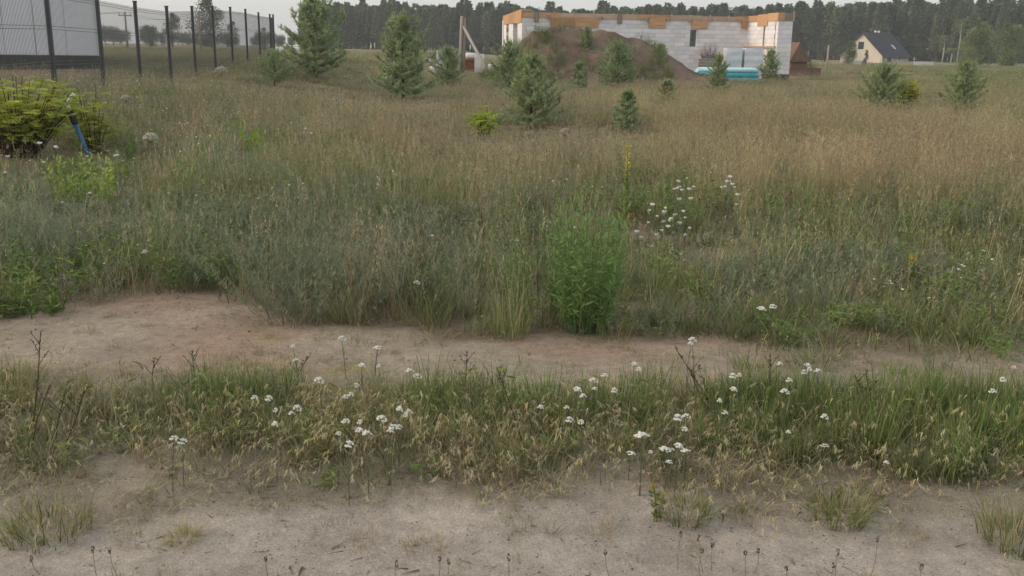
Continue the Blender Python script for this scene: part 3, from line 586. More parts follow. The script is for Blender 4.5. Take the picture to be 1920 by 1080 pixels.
# ------------------------------------------------------------------ grey hall behind the fence
HY = 36.0; hr = at(183, 104, HY); hz = hr.z; hall = empty('metal_hall', (hr.x, HY, 0), R(23)); tag(hall, 'pale grey sheet clad hall on a dark plinth behind the fence', 'building')
gh = g1(hr.x, HY) - .6
for i in range(13):
    o = MB(); x1 = -i * 1.0 - .012; x0 = -(i + 1) * 1.0 + .012; o.box((x0, 0, hz), (x1, .06, hz + 4.2))
    for k in range(4): xr = x0 + .12 + k * .245; o.box((xr, -.012, hz + .01), (xr + .035, .001, hz + 4.19))
    o.obj('wall_panel', MAT['hall'], hall)
o = MB(); o.box((-13, .061, hz - .02), (-.01, 9, hz + 4.18)); o.obj('wall', MAT['hall'], hall)
o = MB(); o.box((-13.1, -.1, gh), (.06, 9.1, hz - .021)); o.obj('plinth', MAT['plinth'], hall)
o = MB(); o.box((-.011, -.05, hz - .019), (.06, .10, hz + 4.25)); o.obj('corner_trim', MAT['trim'], hall)
o = MB(); o.add([(-13.3, -.4, hz + 4.2), (.4, -.4, hz + 4.2), (.4, 9.4, hz + 4.2), (-13.3, 9.4, hz + 4.2), (-13.3, 4.5, hz + 5.4), (.4, 4.5, hz + 5.4)], [(0, 1, 5, 4), (2, 3, 4, 5), (1, 2, 5), (3, 0, 4), (3, 2, 1, 0)], (1, 1, 1)); o.obj('roof', MAT['hall'], hall)

# power poles with wires
def power_pole(u_, Y_, vt, label):
    p = foot(u_, Y_); H = at(u_, vt, Y_).z - p.z; e = empty('power_pole', p); m = MB(); m.tube([(0, 0, -.5), (0, 0, H)], [.16, .11], 8); m.obj('pole', MAT['timber'], e, True)
    m = MB(); m.box((-.8, -.05, H - .5), (.8, .05, H - .38)); m.obj('crossarm', MAT['timber'], e)
    for s in (-.7, 0, .7): m = MB(); m.tube([(s, 0, H - .38), (s, 0, H - .1)], [.05, .03], 6); m.obj('insulator', MAT['stone'], e)
    return tag(e, label, 'pole', 'power poles beyond the fence'), p + Vector((0, 0, H - .1))
pa, ta = power_pole(240, 120, 22, 'dark power pole left of the round crowned tree'); pb, tb = power_pole(377, 105, 25, 'power pole in front of the tall ragged tree')
for i, s in enumerate((-.7, .7)):
    m = MB(); A_ = ta + Vector((s, 0, 0)); B_ = A_ + Vector((-34, -26, 1.2)); m.tube([A_.lerp(B_, t / 8) - Vector((0, 0, 1.2 * 4 * (t / 8) * (1 - t / 8))) for t in range(9)], .018, 4); o = m.obj('wire', MAT['black'], pa); o.location = -pa.location
    m = MB(); B_ = tb + Vector((s, 0, 0)); m.tube([A_.lerp(B_, t / 8) - Vector((0, 0, .7 * 4 * (t / 8) * (1 - t / 8))) for t in range(9)], .018, 4); o = m.obj('wire', MAT['black'], pb); o.location = -pb.location

# ------------------------------------------------------------------ unfinished house
HA = R(10.4); HO = foot(978, 55.4); house = empty('unfinished_house', (HO.x, HO.y, HO.z), HA); tag(house, 'roofless house of white blocks with orange formwork along its wall tops', 'house')
ex = Vector((cos(HA), sin(HA))); ey = Vector((-sin(HA), cos(HA)))
def hx(u_, yl=0.0):                    # local x on the plane local y = yl seen in picture column u_
    d = ray(u_, 100); k = d.x / d.y; ox = HO.x + ey.x * yl; oy = HO.y + ey.y * yl
    return (k * oy - ox) / (ex.x - k * ex.y)
def hzv(u_, v_, yl=0.0):
    s = hx(u_, yl); Yw = HO.y + ex.y * s + ey.y * yl; return at(u_, v_, Yw).z - HO.z
WX = hx(1399); ZB = .42; ZT = hzv(1180, 37); YW = -4.0
bm_ = MB(); g = .008; 
def cube(name, b=.0):
    m = MB(); m.box((0, 0, 0), (1, 1, 1)); return m.mesh(name)
blk = cube('block')
hidden_blocks = MB()
def prof(u_): return C(u_, [(930, 130), (960, 95), (985, 70), (1000, 55), (1030, 49), (1090, 51), (1120, 52), (1160, 62), (1200, 72), (1230, 88), (1260, 105), (1290, 128), (1310, 138), (1400, 300)])
def wall(length, to_local, openings, front, z0=ZB, z1=ZT, th=.30):
    """blocks in courses; to_local(s, depth) -> (x, y) in the house frame"""
    ch = .245; nz = int(round((z1 - z0) / ch)); ch = (z1 - z0) / nz
    dirv = Vector(to_local(1, 0)) - Vector(to_local(0, 0)); ang = atan2(dirv.y, dirv.x)
    for r_ in range(nz):
        za = z0 + r_ * ch; s = -(.3 if r_ % 2 else 0) - rnd.uniform(0, .05)
        cuts = sorted((a, b) for a, b, c0, c1 in openings if c0 < za + ch * .5 < c1)
        while s < length:
            a, b = max(s, 0), min(s + .6, length); s += .6; segs = [(a, b)]
            for ca, cb in cuts: segs = [q for (p0, p1) in segs for q in ((p0, min(p1, ca)), (max(p0, cb), p1)) if q[1] - q[0] > .04]
            for p0, p1 in segs:
                lx, ly = to_local(p0 + g / 2, rnd.uniform(-.004, .004)); hide = not front
                if front == 1:
                    wx = HO.x + ex.x * lx + ey.x * ly; wy = HO.y + ex.y * lx + ey.y * ly; uu, vv = proj(wx, wy, HO.z + za + ch); hide = vv > prof(uu) + 2
                if hide:
                    e1 = Vector(to_local(p1 - g / 2, 0)); e0 = Vector(to_local(p0 + g / 2, 0)); n1 = Vector(to_local(p0 + g / 2, th)) - e0
                    q = [e0, e1, e1 + n1, e0 + n1]; vs = [(k.x, k.y, za + g / 2) for k in q] + [(k.x, k.y, za + ch - g / 2) for k in q]
                    hidden_blocks.add(vs, [(0, 3, 2, 1), (4, 5, 6, 7), (0, 1, 5, 4), (1, 2, 6, 5), (2, 3, 7, 6), (3, 0, 4, 7)], (1, 1, 1))
                else:
                    o = new('block', blk, MAT['block'], house); o.location = (lx, ly, za + g / 2); o.scale = (p1 - p0 - g, th, ch - g); o.rotation_euler = (0, 0, ang)
    ed = sorted({0, length, *[k for o_ in openings for k in o_[:2]]}); m = MB()      # mortar core behind the joints
    for a, b in zip(ed[:-1], ed[1:]):
        sp = [(z0, z1)]
        for o_ in openings:
            if o_[0] <= (a + b) / 2 <= o_[1]: sp = [q for (p0, p1) in sp for q in ((p0, min(p1, o_[2])), (max(p0, o_[3]), p1)) if q[1] - q[0] > .02]
        for p0, p1 in sp:
            q = [Vector(to_local(a + .005, .006)), Vector(to_local(b - .005, .006)), Vector(to_local(b - .005, th - .006)), Vector(to_local(a + .005, th - .006))]
            vs = [(k.x, k.y, p0 + .005) for k in q] + [(k.x, k.y, p1 - .005) for k in q]; m.add(vs, [(0, 3, 2, 1), (4, 5, 6, 7), (0, 1, 5, 4), (1, 2, 6, 5), (2, 3, 7, 6), (3, 0, 4, 7)], (1, 1, 1))
    m.obj('mortar_core', MAT['mortar'], house)
win = (hx(1292), hx(1306.5), hzv(1299, 90), hzv(1299, 52))
wall(WX, lambda s, d: (s, d), [win], 1)
LL = 6.0
wall(LL, lambda s, d: (d, LL - s), [(.9, 1.7, ZB, ZT - .25), (3.2, 4.6, ZB, ZT - .25)], 0)           # left end with tall openings (inner side to +x)
wall(3.6, lambda s, d: (WX + d, -.004 - s), [(2.15, 2.35, ZB, ZT - .3)], 2)
WF = hx(1484, YW)
wall(WF - WX - .05, lambda s, d: (WX + .03 + s, -3.62 + d - .3), [], 2)
wall(WF, lambda s, d: (s, LL + .31 + d), [(hx(1280, LL + .5), hx(1318, LL + .5), hzv(1299, 97, LL + .5), ZT), (1.5, 3.0, ZB, 2.5)], 0)
wall(LL + 3.4, lambda s, d: (WF - d, LL - s + .2), [], 0)
kind(hidden_blocks.obj('blocks', MAT['block'], house), 'stuff')
m = MB(); m.box((-.05, -.05, -.6), (WX + .31, LL + .66, ZB - .004)); m.box((WX - .05, -3.97, -.6), (WF + .02, -.051, ZB - .004)); m.obj('foundation', MAT['bitumen'], house)
# formwork: ring-beam boards, deep boxes over the openings, putlog ends
def board(a, b, mat, name='formwork_board'): m = MB(); m.box(a, b); return m.obj(name, MAT[mat], house)
s = .02; i = 0; zt2 = ZT + .30
while s < WX:
    e_ = min(s + rnd.uniform(1.7, 2.4), WX); o = board((s + .006, -.045, ZT + .004), (e_ - .006, -.012, zt2 + rnd.uniform(-.02, .02)), 'plank' if i % 3 else 'ply'); board((s + .006, .312, ZT + .004), (e_ - .006, .342, zt2), 'ply')
    s = e_; i += 1
for (ua, ub, vb) in ((1030, 1120, 50), (1213, 1245, 52), (1293, 1323, 53), (1386, 1398, 54)):
    xa, xb = hx(ua), min(hx(ub), WX - .06); zb_ = hzv(ua, vb); n_ = max(1, int((xb - xa) / 1.2))
    for k in range(n_): board((xa + (xb - xa) * k / n_ + .004, -.082, zb_), (xa + (xb - xa) * (k + 1) / n_ - .004, -.048, ZT + .05 + .02 * k), 'ply')
    for xc in (xa - .2, xb + .06): board((xc, -.34, ZT - .02), (xc + .13, -.05, ZT + .12), 'timber', 'putlog')
for uu in (1000, 1155): xa = hx(uu); board((xa, -.11, ZT - .25), (xa + .26, -.05, zt2 + .02), 'timber', 'formwork_stud')
for k, xx in enumerate(np.arange(.6, WX, 1.15)): board((xx, -.085, ZT + .02), (xx + .05, -.047, zt2 + .05), 'plank', 'batten')
zl = hzv(970, 17)
for k in range(7): y0 = .02 + k * (LL / 7); board((-.048, y0 + .006, ZT - .28 + rnd.uniform(-.02, .02)), (-.014, y0 + LL / 7 - .006, zl - .03 * k), 'ply')
board((-.047, -.047, ZT + .33), (.55, -.014, zl), 'plank'); board((.1, -.012, ZT + .31), (.5, .02, zl - .06), 'timber')
for k in range(3): y0 = -3.95 + k * 1.3; board((WX - .048, y0 + .01, ZT - (.25 if k == 1 else .0)), (WX - .012, y0 + 1.29, ZT + .42 - .04 * k), 'ply')
board((WX - .04, -3.99, ZT + .006), (WF - .55, -3.95, ZT + .42), 'ply'); board((WF - .54, -3.985, ZT + .006), (WF - .06, -3.955, ZT + .40), 'timber'); board((WF - .055, -3.99, ZT + .006), (WF + .01, -3.95, ZT + .48), 'plank')
for k in range(6): x0 = WF * k / 6; board((x0 + .01, LL + .62, ZT + .004), (x0 + WF / 6 - .01, LL + .65, zt2), 'ply')
board((WX - .25, -4.2, hzv(1440, 89, -3)), (WX - .15, -.15, hzv(1440, 89, -3) + .08), 'plank', 'timber_beam')

# soil heap
HY0 = 49.3; xa = at(925, 130, HY0).x; xb = at(1318, 138, HY0).x
nx, ny = 110, 60; m = MB(); mv = []; 
XX, YY = np.meshgrid(np.linspace(xa - .8, xb + .8, nx), np.linspace(HY0 - 3.9, HY0 + 3.4, ny))
uu = np.array([proj(a, HY0, 1.5)[0] for a in XX[0]]); vt = prof(uu); vt = np.where(uu < 930, 140, np.where(uu > 1312, 140, vt)); tz = np.array([at(a, b, HY0).z for a, b in zip(uu, vt)]); gg = gz(XX, YY)
ridge = HY0 + .5 * wob(XX, YY * 0, .9, 2); dy = np.abs(YY - ridge) / np.where(YY < ridge, 3.7, 3.0); fall = np.clip(1 - dy, 0, 1); fall = fall ** .9 * (1 - .15 * np.sin(fall * pi))
hgt = np.clip(tz[None, :] - g1(3, HY0), 0, 9) * fall; ZZ = gg - .06 + hgt * (1 + .05 * wob(XX, YY, 2.2, 1)) + .07 * wob(XX, YY, 4.5, 3) * (hgt > .1)
dk = sst(-.3, .5, wob(XX, YY, 1.4, 3))[..., None]; hc = np.array((.15, .108, .082)) * dk + np.array((.20, .15, .115)) * (1 - dk)
id2 = np.arange(nx * ny).reshape(ny, nx); m.v = [tuple(p) for p in np.stack([XX, YY, ZZ], -1).reshape(-1, 3)]; m.c = [tuple(c) for c in hc.reshape(-1, 3)]
m.f = [tuple(q) for q in np.stack([id2[:-1, :-1], id2[:-1, 1:], id2[1:, 1:], id2[1:, :-1]], -1).reshape(-1, 4)]
tag(m.obj('soil_heap', MAT['soil'], None, True), 'big heap of brown soil overgrown with weeds in front of the unfinished house', 'soil heap')
n = 900; ii = rng.integers(2, ny - 4, n); jj = rng.integers(3, nx - 3, n); ok = (wob(XX[ii, jj], YY[ii, jj], .8, 5) + rng.normal(0, .25, n) - .55 * hgt[ii, jj] / 2.5 + .45 + .6 * (uu[jj] < 1000) - 1.2 * (uu[jj] > 1245)) > 0; ii, jj = ii[ok], jj[ok]; n = len(ii)
kk = KIND['worm'] + KIND['green'] + KIND['forb'] + KIND['tan'][:1]; s = rng.uniform(.9, 1.7, n)
scatter('heap_weeds', PRO, np.stack([XX[ii, jj], YY[ii, jj], ZZ[ii, jj]], 1), [rnd.choice(kk) for _ in range(n)], np.stack([np.zeros(n), np.zeros(n), rng.uniform(0, 6, n)], 1), np.stack([s, s, s], 1), np.ones((n, 3)) * rng.uniform(.65, 1.05, (n, 1)), MAT['grass_i'], 'green weeds growing on the soil heap', 'weeds')

# pool
PY = 50.0; pl = foot(1318, PY); pr = foot(1430, PY); Lp = pr.x - pl.x; pool = empty('inflatable_pool', ((pl.x + pr.x) / 2, PY + .9, pl.z), R(4)); tag(pool, 'turquoise inflatable paddling pool in front of the block house', 'pool')
def ring(z, rr, mat, grow=0):
    m = MB(); a, b, rc = Lp / 2 - rr + grow, 1.0 - rr + grow, .45; path = []
    for (sx, sy, a0) in ((1, 1, 0), (-1, 1, 90), (-1, -1, 180), (1, -1, 270)):
        for k in range(6): q = R(a0 + 18 * k); path.append(Vector((sx * (a - rc) + rc * cos(q), sy * (b - rc) + rc * sin(q), z)))
    vs = []; fs = []; kN = len(path); nn = 10
    for i in range(kN):
        t = (path[(i + 1) % kN] - path[i - 1]).normalized(); nrm = Vector((t.y, -t.x, 0)); wr = 1 + .02 * sin(i * 2.1)
        for j in range(nn): q = 2 * pi * j / nn; vs.append(path[i] + nrm * rr * wr * cos(q) + Vector((0, 0, rr * wr * sin(q))))
    for i in range(kN):
        for j in range(nn): fs.append((i * nn + j, i * nn + (j + 1) % nn, ((i + 1) % kN) * nn + (j + 1) % nn, ((i + 1) % kN) * nn + j))
    m.add(vs, fs, (1, 1, 1)); m.obj('ring', MAT[mat], pool, True)
ring(.13, .135, 'pool'); ring(.37, .14, 'poolb'); ring(.61, .12, 'poolp', -.01)
m = MB(); m.box((-Lp / 2 + .15, -.85, .02), (Lp / 2 - .15, .85, .06)); m.obj('pool_floor', MAT['pool'], pool)
m = MB(); m.tube([(-Lp / 2 - .05, -.15, .30), (-Lp / 2 - .05, .1, .52), (-Lp / 2 - .05, .35, .30)], .16, 8); m.obj('backrest', MAT['poolp'], pool, True)

# wrapped pallets, pallet stack, bags
def wrapped(u0_, u1_, v1, Y_, label, group, depth=1.0, vb=None):
    a, b = foot(u0_, Y_), foot(u1_, Y_); H = at(u0_, v1, Y_).z - a.z; w_ = b.x - a.x; e = empty('wrapped_pallet', ((a.x + b.x) / 2, Y_ + depth / 2, a.z), rnd.uniform(-.05, .05)); tag(e, label, 'pallet', group)
    m = MB(); x_ = w_ / 2; r = random.Random(int(u0_)); nseg = 9; vs = []; fs = []
    for k in range(nseg):
        zz = .14 + (H - .14) * k / (nseg - 1); gq = 1 - .03 * abs(sin(k * 1.9)) - (.06 if k == nseg - 1 else 0)
        for (px, py) in ((-1, -1), (-.3, -1.02), (.4, -1.01), (1, -1), (1.01, 0), (1, 1), (0, 1.02), (-1, 1), (-1.01, 0)): vs.append((px * x_ * gq + r.uniform(-.012, .012), py * depth / 2 * gq + r.uniform(-.012, .012), zz))
    for k in range(nseg - 1):
        for j in range(9): fs.append((k * 9 + j, k * 9 + (j + 1) % 9, (k + 1) * 9 + (j + 1) % 9, (k + 1) * 9 + j))
    fs.append(tuple((nseg - 1) * 9 + j for j in range(9))); m.add(vs, fs, (1, 1, 1)); m.obj('wrapped_load', MAT['wrap'], e)
    m = MB(); m.box((-x_, -depth / 2, .10), (x_, depth / 2, .135)); m.box((-x_, -depth / 2, 0), (x_, -depth / 2 + .1, .1)); m.box((-x_, depth / 2 - .1, 0), (x_, depth / 2, .1)); m.box((-x_, -.05, 0), (x_, .05, .1)); m.obj('pallet', MAT['timber'], e); return e
wrapped(1363, 1392, 90, 52.6, 'left white wrapped pallet of blocks behind the turquoise pool', 'wrapped pallets by the house', 1.0)
wrapped(1397, 1432, 90, 52.6, 'right white wrapped pallet of blocks behind the turquoise pool', 'wrapped pallets by the house', 1.0)
wrapped(818, 836, 93, 62, 'white wrapped pallet behind the small pine left of the braced pole', 'wrapped pallets by the pole')
wrapped(890, 907, 101, 60, 'squat white wrapped pallet under the diagonal brace', 'wrapped pallets by the pole', .9)
ps = foot(1334, 52.2)
for k in range(8):
    e = empty('wooden_pallet', (ps.x + rnd.uniform(-.04, .04), ps.y + .5 + rnd.uniform(-.04, .04), ps.z + k * .15), rnd.uniform(-.06, .06))
    for q in range(5): m = MB(); m.box((-.5, -.4 + q * .175, .115), (.5, -.3 + q * .175, .137)); m.obj('slat', MAT['timber'], e)
    for q in (-.4, -.05, .3): m = MB(); m.box((-.49, q, .003), (.49, q + .1, .112)); m.obj('runner', MAT['timber'], e)
    tag(e, ['lowest', 'second lowest', 'third from the bottom', 'fourth from the bottom', 'fourth from the top', 'third from the top', 'second highest', 'topmost'][k] + ' weathered wooden pallet in the stack left of the wrapped blocks', 'pallet', 'stacked wooden pallets')
# brushwood on the stack
e = empty('brushwood', (ps.x, ps.y + .5, ps.z + 1.2)); m = MB(); r = random.Random(5)
for k in range(150): a = r.uniform(0, 6.28); m.strip((r.uniform(-.4, .4), r.uniform(-.3, .3), 0), a, r.uniform(.4, 1.05), r.uniform(.0, 1.0), r.uniform(-.2, .6), .016, (.13, .09, .08), (.16, .11, .10), 3, r.uniform(-1, 1), .3)
m.obj('twig', MAT['dry'], e); tag(e, 'dark tangle of bare twigs lying on the pallet stack', 'brushwood')
# brick pallet with white bag
bp_ = foot(883, 63); e = empty('brick_stack', bp_, .1); tag(e, 'stack of red bricks by the braced wooden pole', 'bricks')
bk = MB(); bk.box((-.12, -.06, -.032), (.12, .06, .032)); bk = bk.mesh('brick')
for zi in range(11):
    for xi in range(5): o = new('brick', bk, MAT['brick'], e); o.location = (-.5 + xi * .25 + (.06 if zi % 2 else 0), -.3, .18 + zi * .068)
m = MB(); m.box((-.62, -.23, .15), (.62, .6, .9)); m.obj('brick_core', MAT['brick'], e); m = MB(); m.box((-.65, -.4, 0), (.65, .62, .14)); m.obj('pallet', MAT['timber'], e)
def bag(u_, Y_, z_, sx, sz, label):
    p = foot(u_, Y_); m = MB(); m.ball((0, 0, sz * .42), .5, (1, 1, 1), 10, 7, 1.0); r = random.Random(int(u_)); sq_ = lambda c: math.copysign((2 * abs(c)) ** .45 * .5, c); m.v = [(sq_(x) * sx * r.uniform(.88, 1.1), sq_(y) * sx * .8 * r.uniform(.9, 1.1), sz * .5 + sq_(z - sz * .42) * sz * r.uniform(.85, 1.08)) for x, y, z in m.v]
    o = m.obj('building_bag', MAT['white'], None, True); o.location = p + Vector((0, 0, z_)); return tag(o, label, 'bag')
bag(884, 63.1, .935, .75, .38, 'white bag lying on the stack of red bricks'); bag(801, 64, .55, .5, .3, 'small white bag glimpsed beside the bushy pine'); bag(923, 62, 0, .6, .7, 'white bag leaning near the left corner of the block house'); bag(935, 61, 0, .5, .65, 'rightmost white bag at the left corner of the block house'); bag(812, 58, 0, .55, .5, 'white bag low behind the small pine')
bag(524, 62, .3, .5, .35, 'small white sack left of the tallest pine'); bag(553, 61, .25, .6, .4, 'white sack at the foot of the tallest pine')
# braced wooden pole
bp2 = foot(862, 56); e = empty('braced_pole', bp2); H = at(866, 30, 56).z - bp2.z; tx = at(866, 30, 56).x - bp2.x
m = MB(); m.tube([(0, 0, -.4), (tx, 0, H)], [.105, .085], 8); m.obj('pole', MAT['pole'], e, True)
m = MB(); m.tube([(.2, .02, -.4), (tx + .16, .02, H * .97)], [.085, .075], 8); m.obj('side_pole', MAT['timber'], e, True)
fb = foot(928, 52); sb = at(869, 50, 56); m = MB(); m.tube([fb - bp2 - Vector((0, 0, .3)), sb - bp2], [.10, .08], 8); m.obj('brace', MAT['pole'], e, True); tag(e, 'wooden pole with a long diagonal brace left of the block house', 'pole')
# red shed roof and low brick wall right of the house
q = foot(1495, 75); e = empty('small_shed', q, .25); H = at(1487, 79, 75).z - q.z; m = MB(); m.box((-.75, -.5, -.2), (.6, 1.2, H * .45)); m.obj('wall', MAT['roofred'], e)
m = MB(); m.add([(-1.0, -.7, H * .4), (.8, -.7, H * .4), (.8, 1.4, H * .4), (-1.0, 1.4, H * .4), (-.25, -.7, H), (-.25, 1.4, H)], [(0, 1, 4), (1, 2, 5, 4), (2, 3, 5), (3, 0, 4, 5), (3, 2, 1, 0)], (1, 1, 1)); m.obj('roof', MAT['roofred'], e); tag(e, 'small shed with red brown pitched roof right of the block house', 'shed')
q = foot(1512, 70); o = MB(); o.box((-1.1, -.12, -.2), (1.1, .12, .55)); o.box((-1.12, -.15, .551), (1.12, .15, .6)); o = o.obj('low_wall', MAT['roofred']); o.location = q; tag(o, 'low red brown wall beside the small shed', 'wall')
q = foot(1552, 90); m = MB(); m.tube([(0, 0, -.3), (.02, 0, at(1552, 85, 90).z - q.z)], [.09, .07], 7); o = m.obj('wooden_post', MAT['pole'], None, True); o.location = q; tag(o, 'pale wooden post between the shed and the far house', 'post')

# ------------------------------------------------------------------ far house with dark roof
DY = 190.0; pc = foot(1655, DY - 3); A2 = R(47); fh = empty('gabled_house', (pc.x, pc.y, pc.z), -A2); tag(fh, 'cream house with steep dark roof before the forest on the right', 'house')
GW = 8.6; GL = 10.5; He = at(1655, 103, DY).z - pc.z; Hr = at(1618, 60, DY).z - pc.z
# local frame: gable in the plane y=0 from x=-GW..0, long side leaves along +y at x=0
fh.rotation_euler = (0, 0, -A2)
m = MB(); m.add([(-GW, 0, -.5), (0, 0, -.5), (0, 0, He), (-GW / 2, 0, Hr - .25), (-GW, 0, He), (-GW, GL, -.5), (0, GL, -.5), (0, GL, He), (-GW / 2, GL, Hr - .25), (-GW, GL, He)], [(0, 1, 2, 3, 4), (1, 6, 7, 2), (6, 5, 9, 8, 7), (5, 0, 4, 9)], (1, 1, 1)); m.obj('wall', MAT['cream'], fh)
sl = (Hr - He) / (GW / 2); rf = []
for sx in (1, -1):
    m = MB(); xo = -GW / 2 + sx * (GW / 2 + .6); zo = He - .6 * sl; vs = [(-GW / 2, -.5, Hr), (xo, -.5, zo + .25), (xo, GL + .5, zo + .25), (-GW / 2, GL + .5, Hr)]; vs += [(x, y, z - .22) for x, y, z in vs]
    m.add(vs, [(0, 1, 2, 3), (7, 6, 5, 4), (0, 4, 5, 1), (1, 5, 6, 2), (2, 6, 7, 3), (3, 7, 4, 0)], (1, 1, 1)); o = m.obj('roof', MAT['roof'], fh); rf.append(o)
for k in range(16):   # tile courses
    f0 = k / 16; m = MB(); x0 = -GW / 2 + f0 * (GW / 2 + .6); z0 = Hr + (He - .6 * sl + .25 - Hr) * f0 + .012; m.box((x0, -.49, z0 - .03), (x0 + .05, GL + .49, z0 + .02)); m.obj('tile_course', MAT['roof'], rf[0])
for yy in (5.2, 6.6): m = MB(); m.box((-GW / 2 - .5, yy, Hr - .6), (-GW / 2 - .15, yy + .35, Hr + .4)); m.obj('chimney', MAT['trim'], rf[0])
m = MB(); f0 = .5; x0 = -GW / 2 + f0 * (GW / 2 + .6); z0 = Hr + (He - .6 * sl + .25 - Hr) * f0; dz = (He - .6 * sl + .25 - Hr) / (GW / 2 + .6); m.add([(x0, 6.5, z0 + .05), (x0 + .9, 6.5, z0 + .05 + dz * .9), (x0 + .9, 7.3, z0 + .05 + dz * .9), (x0, 7.3, z0 + .05)], [(0, 1, 2, 3)], (1, 1, 1)); m.obj('skylight', MAT['trim'], rf[0])
def fwin(x0, x1, z0, z1, side=0):
    m = MB(); f = MB()
    if side == 0: m.box((x0, -.02, z0), (x1, .05, z1)); fr_ = [((x0 - .1, -.05, z0 - .1), (x0, -.003, z1 + .1)), ((x1, -.05, z0 - .1), (x1 + .1, -.003, z1 + .1)), ((x0, -.05, z1), (x1, -.003, z1 + .1)), ((x0, -.05, z0 - .1), (x1, -.003, z0))]
    else: m.box((-.05, x0, z0), (.02, x1, z1)); fr_ = [((.003, x0 - .1, z0 - .1), (.05, x0, z1 + .1)), ((.003, x1, z0 - .1), (.05, x1 + .1, z1 + .1)), ((.003, x0, z1), (.05, x1, z1 + .1)), ((.003, x0, z0 - .1), (.05, x1, z0))]
    o = m.obj('window', MAT['glass'], fh)
    for a, b in fr_: f.box(a, b)
    f.obj('frame', MAT['white'], o)
fwin(-5.1, -3.9, He + 1.0, He + 2.4); fwin(-6.9, -5.6, .8, 2.1); fwin(1.6, 3.6, .2, min(2.0, He - .4), 1); fwin(6.0, 7.2, .6, min(2.0, He - .4), 1)
for yy in (.8, 9.6): m = MB(); m.tube([(.45, yy, -.3), (.45, yy, He - .25)], .09, 6); m.obj('porch_post', MAT['white'], fh)
q = foot(1612, 150); o = MB(); 
for nm, u0_, u1_, Y_, vt_, lb in (('garden_wall', 1594, 1628, 150, 114.5, 'low white garden wall left of the cream gable'), ('garden_wall', 1716, 1752, 150, 116, 'low white garden wall right of the dark roofed house')):
    a, b = foot(u0_, Y_), foot(u1_, Y_); o = MB(); h_ = max(.35, at(u0_, vt_, Y_).z - a.z); o.box((0, -.1, -.3), (b.x - a.x, .1, h_)); o.box((-.05, -.16, h_ + .002), (b.x - a.x + .05, .16, h_ + .07)); o = o.obj(nm, MAT['white']); o.location = a; tag(o, lb, 'wall')

# ------------------------------------------------------------------ shrubs and singled-out plants
def locust(u_, v_, H, wd, n_st, seed, label, col, name='locust_shrub', cat='shrub', dist=None, ll=.05):
    p = hit(u_, v_) if dist is None else foot(u_, dist); e = empty(name, p); r = random.Random(seed); st_ = MB(); m = MB()
    for i in range(n_st):
        a = r.uniform(0, 6.28); q = wd * .5 * sqrt(r.random()); tip = Vector((q * cos(a), q * sin(a) * .7, H * r.uniform(.55, 1.05) * (1 - .25 * (q / (wd * .5)) ** 2))); b = Vector((tip.x * .25, tip.y * .25, -.03)); mid = b.lerp(tip, .55) + Vector((0, 0, .06 * H))
        st_.tube([b, mid, tip], [.009, .006, .003], 5, (.13, .10, .06)); cc = var(col, .2, r)
        for k in range(9):
            t = r.uniform(.25, 1.0); o = mid.lerp(tip, (t - .5) * 2) if t > .5 else b.lerp(mid, t * 2); az = r.uniform(0, 6.28); dd = Vector((cos(az), sin(az), r.uniform(-.1, .5))).normalized(); fl = r.uniform(.10, .22); c2 = var(cc, .12, r)
            for j in range(7):                      # pinnate leaf: paired leaflets drooping along a rachis
                pp = o + dd * fl * (j + 1) / 7 - Vector((0, 0, .04 * (j / 7) ** 2)); sdv = dd.cross(Vector((0, 0, 1))).normalized()
                for s_ in (-1, 1): m.leaf(pp, sdv * s_ + dd * .3 + Vector((0, 0, r.uniform(-.3, .1))), ll * r.uniform(.8, 1.2), ll * .5, var(c2, .08, r), r.uniform(-.4, .4) + 1.57)
    st_.obj('stem', MAT['bark'], e); m.obj('foliage', MAT['leaf'], e); return tag(e, label, cat)
YG = np.array((.45, .49, .10))
locust(38, 292, 1.08, 1.75, 96, 1, 'yellow green locust shrub spreading at the left edge beside the blue pipe', YG)
locust(178, 288, 1.0, .55, 16, 2, 'thin yellow green locust shoots just right of the blue pipe', YG * .9)
locust(905, 262, .62, .5, 16, 3, 'small drooping yellow green locust sapling left of the light pine', YG * np.array((.95, 1.05, .9)), 'locust_sapling', 'sapling')
locust(1698, 208, 1.0, .8, 34, 4, 'lime green locust shrub tucked against the bushy pine', YG * .95)
def leafy(u_, v_, H, wd, n_st, seed, label, col, name, cat, lw=.016, ll=.08, per=22, spread=.3):
    p = hit(u_, v_); e = empty(name, p); r = random.Random(seed); st_ = MB(); m = MB()
    for i in range(n_st):
        a = r.uniform(0, 6.28); q = wd * .28 * sqrt(r.random()); h = H * (r.random() ** .8 * .68 + .32); cc = var(col, .22, r); b = Vector((q * cos(a), q * sin(a), -.02)); az = a + r.uniform(-.5, .5); ln = r.uniform(0, spread); tip = b + Vector((cos(az) * h * ln, sin(az) * h * ln, h))
        st_.tube([b, b.lerp(tip, .5) + Vector((0, 0, .02)), tip], [.004, .003, .0015], 4, cc * .7, False)
        for k in range(per):
            t = .12 + .88 * (k + r.random()) / per; o = b.lerp(tip, t); f = r.uniform(0, 6.28); m.leaf(o, (cos(f), sin(f), r.uniform(.2, 1.0) if t < .9 else 2), ll * r.uniform(.7, 1.25) * (1.15 - .5 * t), lw * r.uniform(.8, 1.2), var(cc, .14, r), r.uniform(0, 6))
    st_.obj('stem', MAT['dry'], e); m.obj('foliage', MAT['leaf'], e); return tag(e, label, cat)
leafy(1095, 618, .80, .44, 62, 5, 'tall bright green leafy goldenrod clump at the edge of the sandy track', (.20, .315, .105), 'goldenrod', 'plant', .012, .08, 26, .34)
leafy(1010, 600, .72, .55, 40, 15, 'softer green goldenrod stems behind the tall bright clump', (.21, .28, .11), 'goldenrod', 'plant', .009, .07, 24, .3)
